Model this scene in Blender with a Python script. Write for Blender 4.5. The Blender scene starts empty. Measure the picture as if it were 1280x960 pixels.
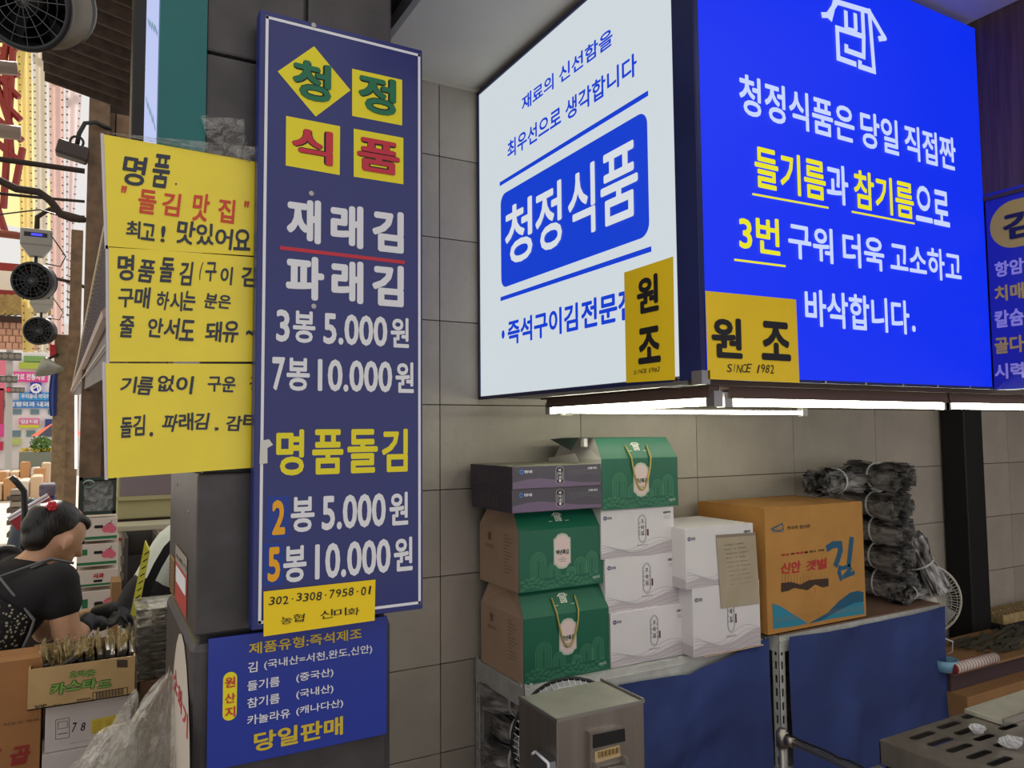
import bpy, bmesh, math, random
from mathutils import Vector, Matrix, noise
random.seed(7)
SC = bpy.context.scene
COL = SC.collection
V = Vector

# ------------------------------------------------------------------ camera
FOC = 946.0                                  # focal length in pixels of the 1280x960 frame
CAM = V((0, 0, 1.62))
_wy = V((113-640, -(545-480), -FOC)).normalized()          # world +Y (deep) seen by the camera
_wx = V((2345-640, -(526-480), -FOC)); _wx = (_wx - _wy*_wx.dot(_wy)).normalized()
_wz = _wx.cross(_wy)
RM = Matrix((_wx, _wy, _wz))                 # camera axes -> world axes
cd = bpy.data.cameras.new('camera'); cam = bpy.data.objects.new('camera', cd); COL.objects.link(cam)
cd.sensor_width = 36; cd.lens = FOC/1280*36; cd.clip_start = .02; cd.clip_end = 300
cam.matrix_world = Matrix.Translation(CAM) @ RM.to_4x4()
SC.camera = cam

# ------------------------------------------------------------------ world, exposure
w = bpy.data.worlds.new('world'); SC.world = w; w.use_nodes = True
bg = w.node_tree.nodes['Background']; bg.inputs[0].default_value = (1.0, .97, .94, 1); bg.inputs[1].default_value = .84
SC.view_settings.view_transform = 'Standard'; SC.view_settings.look = 'None'
SC.view_settings.exposure = 0.0; SC.view_settings.gamma = 1; SC.view_settings.use_curve_mapping = False
sd = bpy.data.lights.new('sun', 'SUN'); sd.energy = 4.0; sd.angle = .02; sd.color = (1, .95, .86)
so = bpy.data.objects.new('sun', sd); COL.objects.link(so)
so.rotation_euler = V((.05, .80, .60)).to_track_quat('Z', 'Y').to_euler()       # sun beyond the end of the alley

# ------------------------------------------------------------------ picture <-> place
def ray(x, y): return RM @ V((x-640, -(y-480), -FOC))
def onY(x, y, Y): d = ray(x, y); return CAM + d*(Y/d.y)
def onX(x, y, X): d = ray(x, y); return CAM + d*(X/d.x)
def onZ(x, y, Z): d = ray(x, y); return CAM + d*((Z-CAM.z)/d.z)

# ------------------------------------------------------------------ materials
def lin(c):
    c = c/255
    return c/12.92 if c <= .04045 else ((c+.055)/1.055)**2.4
def rgb(c): return (lin(c[0]), lin(c[1]), lin(c[2]), 1)
MATS = {}
def mat(name, c, rough=.6, metal=0, var=0, vscale=8, bump=0, bscale=60, emit=0, trans=0, alpha=1, coat=0, rnd=0, stretch=None, sss=0, c2=None, spec=.5):
    if name in MATS: return MATS[name]
    m = bpy.data.materials.new(name); MATS[name] = m; m.use_nodes = True
    nt = m.node_tree; N = nt.nodes; L = nt.links; b = N['Principled BSDF']
    b.inputs['Base Color'].default_value = rgb(c); b.inputs['Roughness'].default_value = rough
    b.inputs['Metallic'].default_value = metal; b.inputs['Specular IOR Level'].default_value = spec
    if coat: b.inputs['Coat Weight'].default_value = coat; b.inputs['Coat Roughness'].default_value = .15
    if trans: b.inputs['Transmission Weight'].default_value = trans
    if alpha < 1: b.inputs['Alpha'].default_value = alpha
    if sss: b.inputs['Subsurface Weight'].default_value = sss; b.inputs['Subsurface Scale'].default_value = .01
    if emit:
        b.inputs['Emission Color'].default_value = rgb(c); b.inputs['Emission Strength'].default_value = emit
        b.inputs['Base Color'].default_value = (0, 0, 0, 1) if emit >= .5 else rgb(c)
    tc = None
    if var or bump:
        tc = N.new('ShaderNodeTexCoord'); src = tc.outputs['Object']
        if stretch:
            mp = N.new('ShaderNodeMapping'); mp.inputs['Scale'].default_value = stretch
            L.new(src, mp.inputs['Vector']); src = mp.outputs['Vector']
    if var or rnd:
        mx = N.new('ShaderNodeMix'); mx.data_type = 'RGBA'
        k = rgb(c2) if c2 else tuple([v*(1-var if var else 1) for v in rgb(c)[:3]] + [1])
        mx.inputs['A'].default_value = k
        mx.inputs['B'].default_value = rgb(c) if c2 else tuple([min(1, v*(1+var*.6)) for v in rgb(c)[:3]] + [1])
        out = mx.outputs['Result']
        if var:
            nz = N.new('ShaderNodeTexNoise'); nz.inputs['Scale'].default_value = vscale; nz.inputs['Detail'].default_value = 5
            L.new(src, nz.inputs['Vector'])
            mr = N.new('ShaderNodeMapRange'); mr.inputs[1].default_value = .32; mr.inputs[2].default_value = .68
            L.new(nz.outputs['Fac'], mr.inputs['Value']); L.new(mr.outputs[0], mx.inputs['Factor'])
        if rnd:
            oi = N.new('ShaderNodeObjectInfo'); hs = N.new('ShaderNodeHueSaturation')
            m2 = N.new('ShaderNodeMapRange'); m2.inputs[3].default_value = 1-rnd; m2.inputs[4].default_value = 1+rnd
            L.new(oi.outputs['Random'], m2.inputs['Value']); L.new(m2.outputs[0], hs.inputs['Value'])
            L.new(out, hs.inputs['Color']); out = hs.outputs['Color']
        L.new(out, b.inputs['Base Color'])
    if bump:
        nz = N.new('ShaderNodeTexNoise'); nz.inputs['Scale'].default_value = bscale; nz.inputs['Detail'].default_value = 4
        L.new(src, nz.inputs['Vector'])
        bp = N.new('ShaderNodeBump'); bp.inputs['Strength'].default_value = bump; bp.inputs['Distance'].default_value = .004
        L.new(nz.outputs['Fac'], bp.inputs['Height']); L.new(bp.outputs[0], b.inputs['Normal'])
    return m

def film(name, c, clear=.75, rough=.12, edge=.62, metal=0, bs=28, bd=.03):
    """thin clear plastic film: mostly see-through with glossy crinkles"""
    m = bpy.data.materials.new(name); MATS[name] = m; m.use_nodes = True
    nt = m.node_tree; N = nt.nodes; L = nt.links
    b = N['Principled BSDF']; b.inputs['Base Color'].default_value = rgb(c); b.inputs['Roughness'].default_value = rough
    b.inputs['Specular IOR Level'].default_value = 1; b.inputs['Metallic'].default_value = metal
    t = N.new('ShaderNodeBsdfTransparent'); mx = N.new('ShaderNodeMixShader')
    lw = N.new('ShaderNodeLayerWeight'); lw.inputs[0].default_value = .45
    mr = N.new('ShaderNodeMapRange'); mr.inputs[3].default_value = 1-clear; mr.inputs[4].default_value = edge
    L.new(lw.outputs['Facing'], mr.inputs['Value'])
    tc = N.new('ShaderNodeTexCoord'); nz = N.new('ShaderNodeTexNoise'); nz.inputs['Scale'].default_value = bs; nz.inputs['Detail'].default_value = 6
    nz.inputs['Distortion'].default_value = 1.2
    L.new(tc.outputs['Object'], nz.inputs['Vector'])
    va = N.new('ShaderNodeVectorMath'); va.operation = 'MULTIPLY_ADD'; va.inputs[1].default_value = (.06, .06, .06)
    L.new(nz.outputs['Color'], va.inputs[0]); L.new(tc.outputs['Object'], va.inputs[2])
    vo = N.new('ShaderNodeTexVoronoi'); vo.inputs['Scale'].default_value = bs*.9; L.new(va.outputs[0], vo.inputs['Vector'])
    bp = N.new('ShaderNodeBump'); bp.inputs['Strength'].default_value = 1; bp.inputs['Distance'].default_value = bd
    L.new(vo.outputs['Distance'], bp.inputs['Height']); L.new(bp.outputs[0], b.inputs['Normal']); L.new(bp.outputs[0], lw.inputs['Normal'])
    L.new(mr.outputs[0], mx.inputs[0]); L.new(t.outputs[0], mx.inputs[1]); L.new(b.outputs[0], mx.inputs[2])
    L.new(mx.outputs[0], N['Material Output'].inputs['Surface'])
    return m

# ------------------------------------------------------------------ mesh builder
class MB:
    def __init__(s): s.v = []; s.f = []
    def add(s, vs, fs):
        o = len(s.v); s.v += [V(p) for p in vs]; s.f += [tuple(i+o for i in f) for f in fs]; return s
    def box(s, x0, x1, y0, y1, z0, z1, bev=0, M=None):
        if x0 > x1: x0, x1 = x1, x0
        if y0 > y1: y0, y1 = y1, y0
        if z0 > z1: z0, z1 = z1, z0
        if not bev:
            vs = [(x, y, z) for z in (z0, z1) for y in (y0, y1) for x in (x0, x1)]
            fs = [(0, 2, 3, 1), (4, 5, 7, 6), (0, 1, 5, 4), (2, 6, 7, 3), (0, 4, 6, 2), (1, 3, 7, 5)]
        else:
            bm = bmesh.new(); bmesh.ops.create_cube(bm, size=1)
            for v_ in bm.verts: v_.co = V(((x0+x1)/2+v_.co.x*(x1-x0), (y0+y1)/2+v_.co.y*(y1-y0), (z0+z1)/2+v_.co.z*(z1-z0)))
            bmesh.ops.bevel(bm, geom=bm.edges[:], offset=bev, segments=2, profile=.5, affect='EDGES')
            bm.verts.index_update(); vs = [v_.co.copy() for v_ in bm.verts]; fs = [[v_.index for v_ in f.verts] for f in bm.faces]; bm.free()
        if M: vs = [M @ V(p) for p in vs]
        return s.add(vs, fs)
    def tube(s, pts, r, n=8, cap=True):
        pts = [V(p) for p in pts]; rs = r if isinstance(r, (list, tuple)) else [r]*len(pts)
        up = None; vs = []
        for i, p in enumerate(pts):
            t = (pts[min(i+1, len(pts)-1)] - pts[max(i-1, 0)]).normalized()
            if up is None:
                up = t.orthogonal().normalized()
            up = (up - t*up.dot(t)).normalized(); sd_ = t.cross(up)
            for k in range(n):
                a = 2*math.pi*k/n; vs.append(p + (up*math.cos(a)+sd_*math.sin(a))*rs[i])
        fs = []
        for i in range(len(pts)-1):
            for k in range(n):
                a = i*n+k; b = i*n+(k+1) % n; fs.append((a, b, b+n, a+n))
        if cap: fs += [tuple(range(n))[::-1], tuple(range((len(pts)-1)*n, len(pts)*n))]
        return s.add(vs, fs)
    def ring(s, c, ax, R, r, n=32, m=6):
        ax = V(ax).normalized(); u = ax.orthogonal().normalized(); w_ = ax.cross(u); vs = []; fs = []
        for i in range(n):
            a = 2*math.pi*i/n; d = u*math.cos(a)+w_*math.sin(a)
            for k in range(m):
                b = 2*math.pi*k/m; vs.append(V(c)+d*(R+r*math.cos(b))+ax*r*math.sin(b))
        for i in range(n):
            for k in range(m):
                fs.append((i*m+k, i*m+(k+1) % m, ((i+1) % n)*m+(k+1) % m, ((i+1) % n)*m+k))
        return s.add(vs, fs)
    def lathe(s, c, ax, prof, n=32):
        """prof = [(radius, distance along axis)...]"""
        ax = V(ax).normalized(); u = ax.orthogonal().normalized(); w_ = ax.cross(u); vs = []; fs = []
        for r, h in prof:
            for i in range(n):
                a = 2*math.pi*i/n; vs.append(V(c)+(u*math.cos(a)+w_*math.sin(a))*r+ax*h)
        for j in range(len(prof)-1):
            for i in range(n):
                fs.append((j*n+i, j*n+(i+1) % n, (j+1)*n+(i+1) % n, (j+1)*n+i))
        return s.add(vs, fs)
    def prism(s, poly, d):
        """poly = world points, d = extrusion vector"""
        n = len(poly); d = V(d); vs = [V(p) for p in poly]+[V(p)+d for p in poly]
        return s.add(vs, [tuple(range(n)), tuple(range(2*n-1, n-1, -1))]+[(i, i+n, (i+1) % n+n, (i+1) % n) for i in range(n)])
    def grid(s, fn, nu, nv):
        vs = [fn(i/nu, j/nv) for j in range(nv+1) for i in range(nu+1)]
        return s.add(vs, [(j*(nu+1)+i, j*(nu+1)+i+1, (j+1)*(nu+1)+i+1, (j+1)*(nu+1)+i) for j in range(nv) for i in range(nu)])
    def ball(s, c, r, n=12, sc=(1, 1, 1)):
        vs = []; fs = []
        for j in range(n+1):
            t = math.pi*j/n
            for i in range(n*2):
                a = math.pi*i/n; vs.append(V(c)+V((math.sin(t)*math.cos(a)*sc[0], math.sin(t)*math.sin(a)*sc[1], math.cos(t)*sc[2]))*r)
        m = n*2
        for j in range(n):
            for i in range(m): fs.append((j*m+i, (j+1)*m+i, (j+1)*m+(i+1) % m, j*m+(i+1) % m))
        return s.add(vs, fs)
    def move(s, M): s.v = [M @ p for p in s.v]; return s

def mk(name, mb, m, loc=V((0, 0, 0)), smooth=False, fixn=True):
    me = bpy.data.meshes.new(name); loc = V(loc)
    me.from_pydata([tuple(p-loc) for p in mb.v], [], mb.f); me.validate()
    if fixn and name not in ('lettering', 'weave', 'line_print', 'wave_print', 'side_print'):
        bm = bmesh.new(); bm.from_mesh(me); bmesh.ops.recalc_face_normals(bm, faces=bm.faces[:]); bm.to_mesh(me); bm.free()
    if smooth:
        for p in me.polygons: p.use_smooth = True
    me.materials.append(m)
    o = bpy.data.objects.new(name, me); COL.objects.link(o)
    return o
def tag(o, label, cat, group=None):
    o['label'] = label; o['category'] = cat
    if group: o['group'] = group
    return o
def thing(name, label, cat, loc, group=None):
    o = bpy.data.objects.new(name, None); o.empty_display_size = .05; o.location = V(loc); COL.objects.link(o)
    return tag(o, label, cat, group)
def solo(name, mb, m, label, cat, group=None, smooth=False, loc=None, fixn=True):
    if loc is None:
        loc = V((sum(p.x for p in mb.v)/len(mb.v), sum(p.y for p in mb.v)/len(mb.v), min(p.z for p in mb.v)))
    o = mk(name, mb, m, loc, smooth, fixn); o.location = loc
    return tag(o, label, cat, group)
def wloc(p):
    l = V(p.location); q = p.parent
    while q: l = l + q.location; q = q.parent
    return l
def part(name, mb, m, parent, smooth=False, label=None, stuff=False, fixn=True):
    o = mk(name, mb, m, wloc(parent), smooth, fixn); o.parent = parent
    if label: o['label'] = label
    if stuff: o['kind'] = 'stuff'
    return o
def struct(name, mb, m, smooth=False):
    o = mk(name, mb, m, (0, 0, 0), smooth); o['kind'] = 'structure'; return o
def dup(root, d, label=None, rot=None):
    c = root.copy(); COL.objects.link(c); c.location = root.location + V(d)
    if rot is not None: c.rotation_euler = rot
    if label: c['label'] = label
    for ch in list(root.children):
        k = ch.copy(); COL.objects.link(k); k.parent = c
        for g in list(ch.children):
            q = g.copy(); COL.objects.link(q); q.parent = k
    return c

# ------------------------------------------------------------------ lettering on faces
_tc = {}
def glyphs(s):
    if s in _tc: return _tc[s]
    c = bpy.data.curves.new('t', 'FONT'); c.body = s; c.resolution_u = 3
    o = bpy.data.objects.new('t', c)
    me = o.to_mesh()
    vs = [(v_.co.x, v_.co.y) for v_ in me.vertices]; fs = [tuple(p.vertices) for p in me.polygons]
    o.to_mesh_clear(); bpy.data.objects.remove(o); bpy.data.curves.remove(c)
    if not vs: vs = [(0, 0), (1, 0), (1, 1)]; fs = []
    x0 = min(p[0] for p in vs); x1 = max(p[0] for p in vs); y0 = min(p[1] for p in vs); y1 = max(p[1] for p in vs)
    _tc[s] = (vs, fs, x0, x1, y0, y1); return _tc[s]

class Face:
    def __init__(s, O, U, W): s.O = V(O); s.U = V(U).normalized(); s.V = V(W).normalized(); s.N = s.U.cross(s.V).normalized()
    def px(s, x, y):
        d = ray(x, y); t = (s.O-CAM).dot(s.N)/d.dot(s.N); p = CAM+d*t-s.O; return (p.dot(s.U), p.dot(s.V))
    def at(s, u, v, d=0): return s.O+s.U*u+s.V*v+s.N*d
    def poly(s, mb, pts, d=.001): mb.add([s.at(u, v, d) for u, v in pts], [tuple(range(len(pts)))]); return mb
    def ppoly(s, mb, pts, d=.001): return s.poly(mb, [s.px(*p) for p in pts], d)
    def rect(s, mb, u0, v0, u1, v1, d=.001): return s.poly(mb, [(u0, v0), (u1, v0), (u1, v1), (u0, v1)], d)
    def rrect(s, mb, u0, v0, u1, v1, r, d=.001, n=6):
        pts = []
        for cx, cy, a0 in ((u1-r, v1-r, 0), (u0+r, v1-r, 90), (u0+r, v0+r, 180), (u1-r, v0+r, 270)):
            for k in range(n+1): a = math.radians(a0+90*k/n); pts.append((cx+r*math.cos(a), cy+r*math.sin(a)))
        return s.poly(mb, pts, d)
    def stroke(s, mb, pts, w, d=.001):
        for i in range(len(pts)-1):
            a = V(pts[i]); b = V(pts[i+1]); t = (b-a)
            if t.length < 1e-6: continue
            t.normalize(); n = V((-t.y, t.x))*w/2; e = t*w*.45
            s.poly(mb, [tuple(a-e-n), tuple(b+e-n), tuple(b+e+n), tuple(a-e+n)], d+.00004*(i % 3))
        return mb
    def arc(s, mb, cu, cv, r, a0, a1, w, d=.001, n=10, ry=None):
        ry = ry or r
        s.stroke(mb, [(cu+r*math.cos(math.radians(a0+(a1-a0)*k/n)), cv+ry*math.sin(math.radians(a0+(a1-a0)*k/n))) for k in range(n+1)], w, d); return mb
    def text(s, mb, t, u0, v0, u1, v1, b=0, d=.0012, rot=0, shear=0):
        vs, fs, x0, x1, y0, y1 = glyphs(t)
        w_ = max(x1-x0, 1e-4); h = max(y1-y0, 1e-4)
        offs = [(0, 0)] if not b else [(0, 0), (b, 0), (-b, 0), (0, b), (0, -b), (b*.7, b*.7), (-b*.7, b*.7), (b*.7, -b*.7), (-b*.7, -b*.7)]
        sx = (u1-u0)/(w_+2*b); sy = (v1-v0)/(h+2*b); cu = (u0+u1)/2; cv = (v0+v1)/2; ca = math.cos(rot); sa = math.sin(rot)
        for i, (ox, oy) in enumerate(offs):
            out = []
            for x, y in vs:
                p = (x-(x0+x1)/2+ox)*sx; q = (y-(y0+y1)/2+oy)*sy; p += shear*q
                out.append(s.at(cu+p*ca-q*sa, cv+p*sa+q*ca, d+i*.00003))
            mb.add(out, fs)
        return mb
    def T(s, mb, t, bl, tr, b=.03, d=.0012, **k):
        """text whose bottom-left and top-right corners are measured on the face"""
        u0, v0 = s.px(*bl); u1, v1 = s.px(*tr); return s.text(mb, t, u0, v0, u1, v1, b, d, **k)
    def words(s, mb, ws, bl, tr, b=.03, d=.0012):
        """ws = [(word, x_left, x_right)...]; heights from bl and tr"""
        v0 = s.px(*bl)[1]; v1 = s.px(*tr)[1]; y = (bl[1]+tr[1])/2
        for t, xa, xb in ws: s.text(mb, t, s.px(xa, y)[0], v0, s.px(xb, y)[0], v1, b, d)
        return mb
    def hand(s, mb, ws, bl, tr, b=.012, d=.0012, sh=.12):
        """handwriting: each character placed with a little wobble"""
        v0 = s.px(*bl)[1]; v1 = s.px(*tr)[1]; y = (bl[1]+tr[1])/2; h = v1-v0
        for t, xa, xb in ws:
            ua = s.px(xa, y)[0]; ub = s.px(xb, y)[0]; n = len(t); cw = (ub-ua)/n
            for i, ch in enumerate(t):
                if ch == ' ': continue
                k = random.uniform(-.06, .06)*h; f = .94 if ch not in '.,!·"~()' else .3
                uu = ua+cw*(i+.5); hh = h*random.uniform(.84, 1.0)
                va = v0+(h-hh)*random.random()+k
                if ch in '.,': va = v0; hh = h*.2
                if ch in '"': va = v0+h*.7; hh = h*.3; f = .6
                if ch in '·': va = v0+h*.42; hh = h*.14; f = .25
                if ch in '~': va = v0+h*.4; hh = h*.25; f = .8
                if ch in '1': f = .3
                if ch == 'I': f = .1
                if ch.isascii() and ch.isdigit() and ch != '1': f = .8
                s.text(mb, ch, uu-cw*f/2, va, uu+cw*f/2, va+hh, b, d+.0002*(i % 2), rot=random.uniform(-.07, .07), shear=sh*random.uniform(.3, 1.3))
        return mb
def FY(Y): return Face((0, Y, 0), (1, 0, 0), (0, 0, 1))        # faces the camera side (-Y)
def FX(X): return Face((X, 0, 0), (0, -1, 0), (0, 0, 1))       # faces -X

# ------------------------------------------------------------------ material palette
M_tile = mat('wall_tile', (174, 164, 152), .5, var=.16, vscale=3.5, bump=.55, bscale=38, rnd=.035)
M_grout = mat('grout', (84, 76, 66), .9)
M_ceil = mat('ceiling_paint', (214, 208, 196), .55, var=.06, vscale=3)
M_steel = mat('dark_cladding', (74, 70, 72), .42, .35, var=.25, vscale=12, bump=.12, bscale=200)
M_dark = mat('dark_metal', (34, 32, 33), .5, .3, var=.2)
M_black = mat('black_plastic', (20, 20, 22), .45)
M_navy = mat('sign_navy', (27, 36, 112), .38, var=.06, vscale=3, coat=.25)
M_navy2 = mat('sign_blue', (28, 52, 158), .4, coat=.2)
M_white = mat('print_white', (232, 232, 238), .5)
M_yel = mat('print_yellow', (238, 222, 30), .5)
M_green = mat('print_green', (22, 112, 76), .5)
M_red = mat('print_red', (200, 40, 62), .5)
M_orange = mat('print_orange', (240, 170, 25), .5)
M_ink = mat('ink_black', (22, 20, 24), .6)
M_paper = mat('yellow_placard', (246, 222, 24), .28, var=.07, vscale=5, bump=.25, bscale=22, coat=.6)
M_note = mat('yellow_note', (250, 215, 20), .6)
M_inkw = mat('ink_blueblack', (48, 52, 66), .5)
M_inkr = mat('ink_red', (212, 72, 44), .5)
M_frame = mat('lightbox_frame', (30, 38, 92), .4, .1, var=.15)
M_lw = mat('lit_white', (206, 215, 220), emit=1.0)
M_lb = mat('lit_blue', (2, 44, 238), emit=1.0)
M_lb2 = mat('lit_blue_print', (10, 60, 205), emit=1.0)
M_ltext = mat('lit_letter_white', (198, 212, 255), emit=1.0)
M_ly = mat('lit_yellow', (232, 226, 30), emit=1.0)
M_stick = mat('sticker_yellow', (226, 190, 20), .5, var=.05, emit=.12)
M_tube = mat('led_tube', (252, 255, 228), emit=17)
M_alu = mat('aluminium', (170, 165, 160), .35, .8)
M_card = mat('carton_brown', (182, 130, 66), .8, var=.08, vscale=10, bump=.1, bscale=120)
M_kraft = mat('kraft', (200, 168, 142), .8, var=.08)
M_gbox = mat('gift_green', (18, 96, 72), .4, var=.05)
M_gline = mat('gift_line', (92, 158, 122), .5)
M_gold = mat('cord_gold', (176, 158, 84), .6)
M_plq = mat('plaque_pink', (226, 202, 200), .6)
M_wbox = mat('white_carton', (222, 216, 220), .6, var=.03)
M_gray = mat('print_gray', (136, 132, 142), .6)
M_lgray = mat('print_light_gray', (188, 178, 184), .6)
M_dbox = mat('dark_gift', (76, 70, 84), .5, var=.08)
M_dwave = mat('dark_wave', (112, 92, 122), .5)
M_dside = mat('dark_side', (84, 72, 68), .6)
M_shelf = mat('shelf_white', (196, 196, 192), .45, .1, var=.14, vscale=25)
M_cloth = mat('blue_cloth', (42, 59, 118), .8, var=.25, vscale=4, bump=.3, bscale=300)
M_inox = mat('brushed_steel', (168, 160, 152), .34, .9, var=.12, vscale=30, stretch=(1, 1, .05))
M_rub = mat('rubber', (18, 18, 18), .8)
M_wood = mat('wood_panel', (84, 58, 62), .5, var=.4, vscale=14, stretch=(6, 6, .25))
M_teal = mat('teal_board', (14, 104, 104), .5, var=.08)
M_film = film('clear_film', (236, 233, 226), .93, .08, .62, .5, 20, .05)
M_film2 = film('thin_film', (200, 198, 192), .95, .08, .35)
M_laver = mat('laver_black', (22, 20, 26), .3, bump=.5, bscale=140, coat=.6)
M_foil = mat('crinkled_wrap', (170, 158, 132), .22, .35, var=.5, vscale=40, bump=1, bscale=60)

# ================================================================== SETTING
YW = 2.47                                             # back wall
XR = onY(1229, 300, 1.317).x                          # right-hand sign wall
WB = struct('wall_back', MB().box(.55, 6.2, YW+.006, YW+.12, 0, 2.95), M_grout)
def tiles():
    me = None
    gap = .0016
    for i in range(-1, 9):
        x0 = 1.08+.6*i
        for j in range(-6, 4):
            z0 = 1.72+.3*j
            if z0 < .0: z0 = max(z0, 0)
            a, b = max(x0, .56)+gap, min(x0+.6, 6.15)-gap; c, d_ = z0+gap, min(1.72+.3*(j+1), 2.93)-gap
            if d_-c < .05 or b-a < .05: continue
            full = abs((b-a)-(.6-2*gap)) < 1e-4 and abs((d_-c)-(.3-2*gap)) < 1e-4
            if full and me is None:
                m_ = MB().box(-.3+gap, .3-gap, -.003, .009, -.15+gap, .15-gap, bev=.0012)
                o = mk('tile', m_, M_tile); me = o.data
            elif full: o = bpy.data.objects.new('tile', me); COL.objects.link(o)
            else:
                o = mk('tile', MB().box(a-(a+b)/2, b-(a+b)/2, -.003, .009, c-(c+d_)/2, d_-(c+d_)/2, bev=.0012), M_tile)
            o.location = ((a+b)/2, YW, (c+d_)/2); o.parent = WB
tiles()
struct('ceiling', MB().box(.815, 2.40, .95, YW, 2.90, 2.96), M_ceil)
struct('ceiling_unseen', MB().box(XR+.10, 6.2, 1.0, YW, 2.90, 2.96), mat('unseen_ceiling_dark', (70, 60, 54), .7))  # unseen ceiling added to darken the tiles right of the post
struct('wall_unseen', MB().box(6.15, 6.2, -.5, YW, 0, 2.9), mat('unseen_wall_brown', (92, 78, 66), .7))  # unseen side wall added to keep light off the right-hand tiles
struct('trim_1', MB().box(.795, .815, .95, YW, 2.885, 2.97), mat('trim_gray', (150, 146, 142), .5))
struct('trim_2', MB().box(.2, .795, 1.9, YW, 2.93, 2.99), M_dark)
struct('trim_3', MB().box(.815, 2.38, YW-.012, YW, 2.885, 2.90), mat('trim_cream', (190, 184, 170), .6))
struct('floor', MB().box(-6, 7, -3, 9, -.05, 0), mat('floor_concrete', (128, 118, 108), .8, var=.25, vscale=2, bump=.3, bscale=40))
# wood panelled fascia over the right-hand sign
struct('wall_right', MB().box(XR+.002, XR+.09, -.6, 1.40, 2.335, 2.96), M_wood)
struct('trim_4', MB().box(XR-.006, XR+.004, -.6, 1.312, 2.325, 2.337), mat('trim_brown', (70, 52, 44), .5))
# the beam that carries light boxes, dark post at the wall
px_ = onY(1196, 700, 2.40).x
struct('trim_5', MB().box(px_, px_+.17, 2.33, 2.455, 0, 2.9, bev=.006), mat('post_black', (24, 23, 26), .5, .2))

# ------------------------------------------------------------------ pillar
PX0 = onY(245, 700, 1.8).x; PX1 = onY(489, 300, 1.8).x; PYB = 2.42
seamz = onY(245, 800, 1.8).z; topz = onY(250, 592, 1.8).z
PL = struct('pillar', MB().box(PX0+.012, PX1-.012, 1.812, PYB, 0, 3.4), M_black)
def clad(z0, z1, x0=PX0, x1=PX1, bev=.006):
    part('cladding_panel', MB().box(x0, x1, 1.8, PYB, z0, z1, bev=bev), M_steel, PL)
clad(.02, seamz-.006, PX0-.006, PX1+.006, .022)
clad(seamz+.006, topz)
xm = onY(383, 60, 1.8).x
clad(topz+.008, onY(300, 75, 1.8).z, PX0, xm-.003)
clad(onY(300, 75, 1.8).z+.006, 3.4, PX0, xm-.003)
clad(topz+.008, 3.4, xm+.003, PX1)
# screw heads
s_ = MB()
for a, b in ((236, 640), (222, 605)):
    p = onX(a, b, PX0); s_.lathe(p, (-1, 0, 0), [(.004, 0), (.004, .002), (0, .003)], 8)
part('screw', s_, M_alu, PL, stuff=True)
# stickers on the pillar's left side
FP = FX(PX0-.0065)
t = thing('fire_extinguisher_sign', 'white arched paper sign with red writing on the pillar side, partly behind clear bags', 'sign', FP.at(*FP.px(228, 870)))
uL = FP.px(215, 870)[0]; uR = FP.px(241, 880)[0]; vt = FP.px(228, 792)[1]; vb = .25
cu = (uL+uR)/2; rr = (uR-uL)/2
mb = MB(); FP.poly(mb, [(uL, vb), (uR, vb)]+[(cu+rr*math.cos(math.radians(a)), vt-rr*1.6+rr*1.6*math.sin(math.radians(a))) for a in range(0, 181, 15)], .002)
part('paper', mb, mat('sign_paper', (205, 196, 186), .5), t)
mb = MB(); h = (uR-uL)
for k, ch in enumerate('소화기'):
    FP.text(mb, ch, uL+h*(.14+.25*k), vt-.165-.012*k, uL+h*(.36+.25*k), vt-.112-.012*k, .02, .003)
part('lettering', mb, M_red, t)
mb = MB()
for k in range(5): FP.stroke(mb, [(uL+h*(.3+.12*k), vb+.02), (uL+h*(.34+.11*k), vt-.3-.02*k)], .006, .003)
FP.stroke(mb, [(cu-.05, .42), (cu, .37), (cu+.05, .46)], .008, .003)
part('figure_lines', mb, M_gray, t)
FP2 = FX(PX0-.0005)
t = thing('red_warning_sticker', 'small red and grey warning sticker on the pillar side above the white arched sign', 'sticker', FP2.at(*FP2.px(225, 720)))
u0, v0 = FP2.px(219, 752); u1, v1 = FP2.px(235, 682)
v0 = FP2.px(235, 778)[1]; v1 = FP2.px(219, 678)[1]
mb = MB(); FP2.rect(mb, u0, v0, u1, v1, .001); part('backing', mb, mat('sticker_red', (178, 56, 48), .5), t)
mb = MB(); FP2.rect(mb, u0, v0+(v1-v0)*.7, u1, v1, .0016); part('header', mb, mat('sticker_gray', (150, 142, 132), .5), t)
mb = MB(); FP2.text(mb, '소화기', u0+.01, v0+(v1-v0)*.78, u1-.01, v1-.02, .01, .0022)
part('lettering', mb, M_ink, t)
mb = MB(); FP2.rrect(mb, u0+.02, v0+.05, u1-.02, v0+(v1-v0)*.64, .01, .0018); part('pictogram', mb, M_white, t)
t = thing('orange_seal_sticker', 'ochre sticker with dense small print on the far edge of the pillar side', 'sticker', FP2.at(*FP2.px(216, 720)))
u0, v0 = FP2.px(213, 738); u1 = FP2.px(218.5, 700)[0]; v1 = FP2.px(213, 690)[1]
mb = MB(); FP2.rect(mb, u0, v0, u1, v1, .001); part('backing', mb, mat('sticker_ochre', (168, 116, 40), .5), t)
mb = MB()
for k in range(9): FP2.stroke(mb, [(u0+.01, v0+(v1-v0)*(k+.6)/10), (u1-.01, v0+(v1-v0)*(k+.6)/10)], .004, .0016)
part('lettering', mb, M_ink, t)

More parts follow.
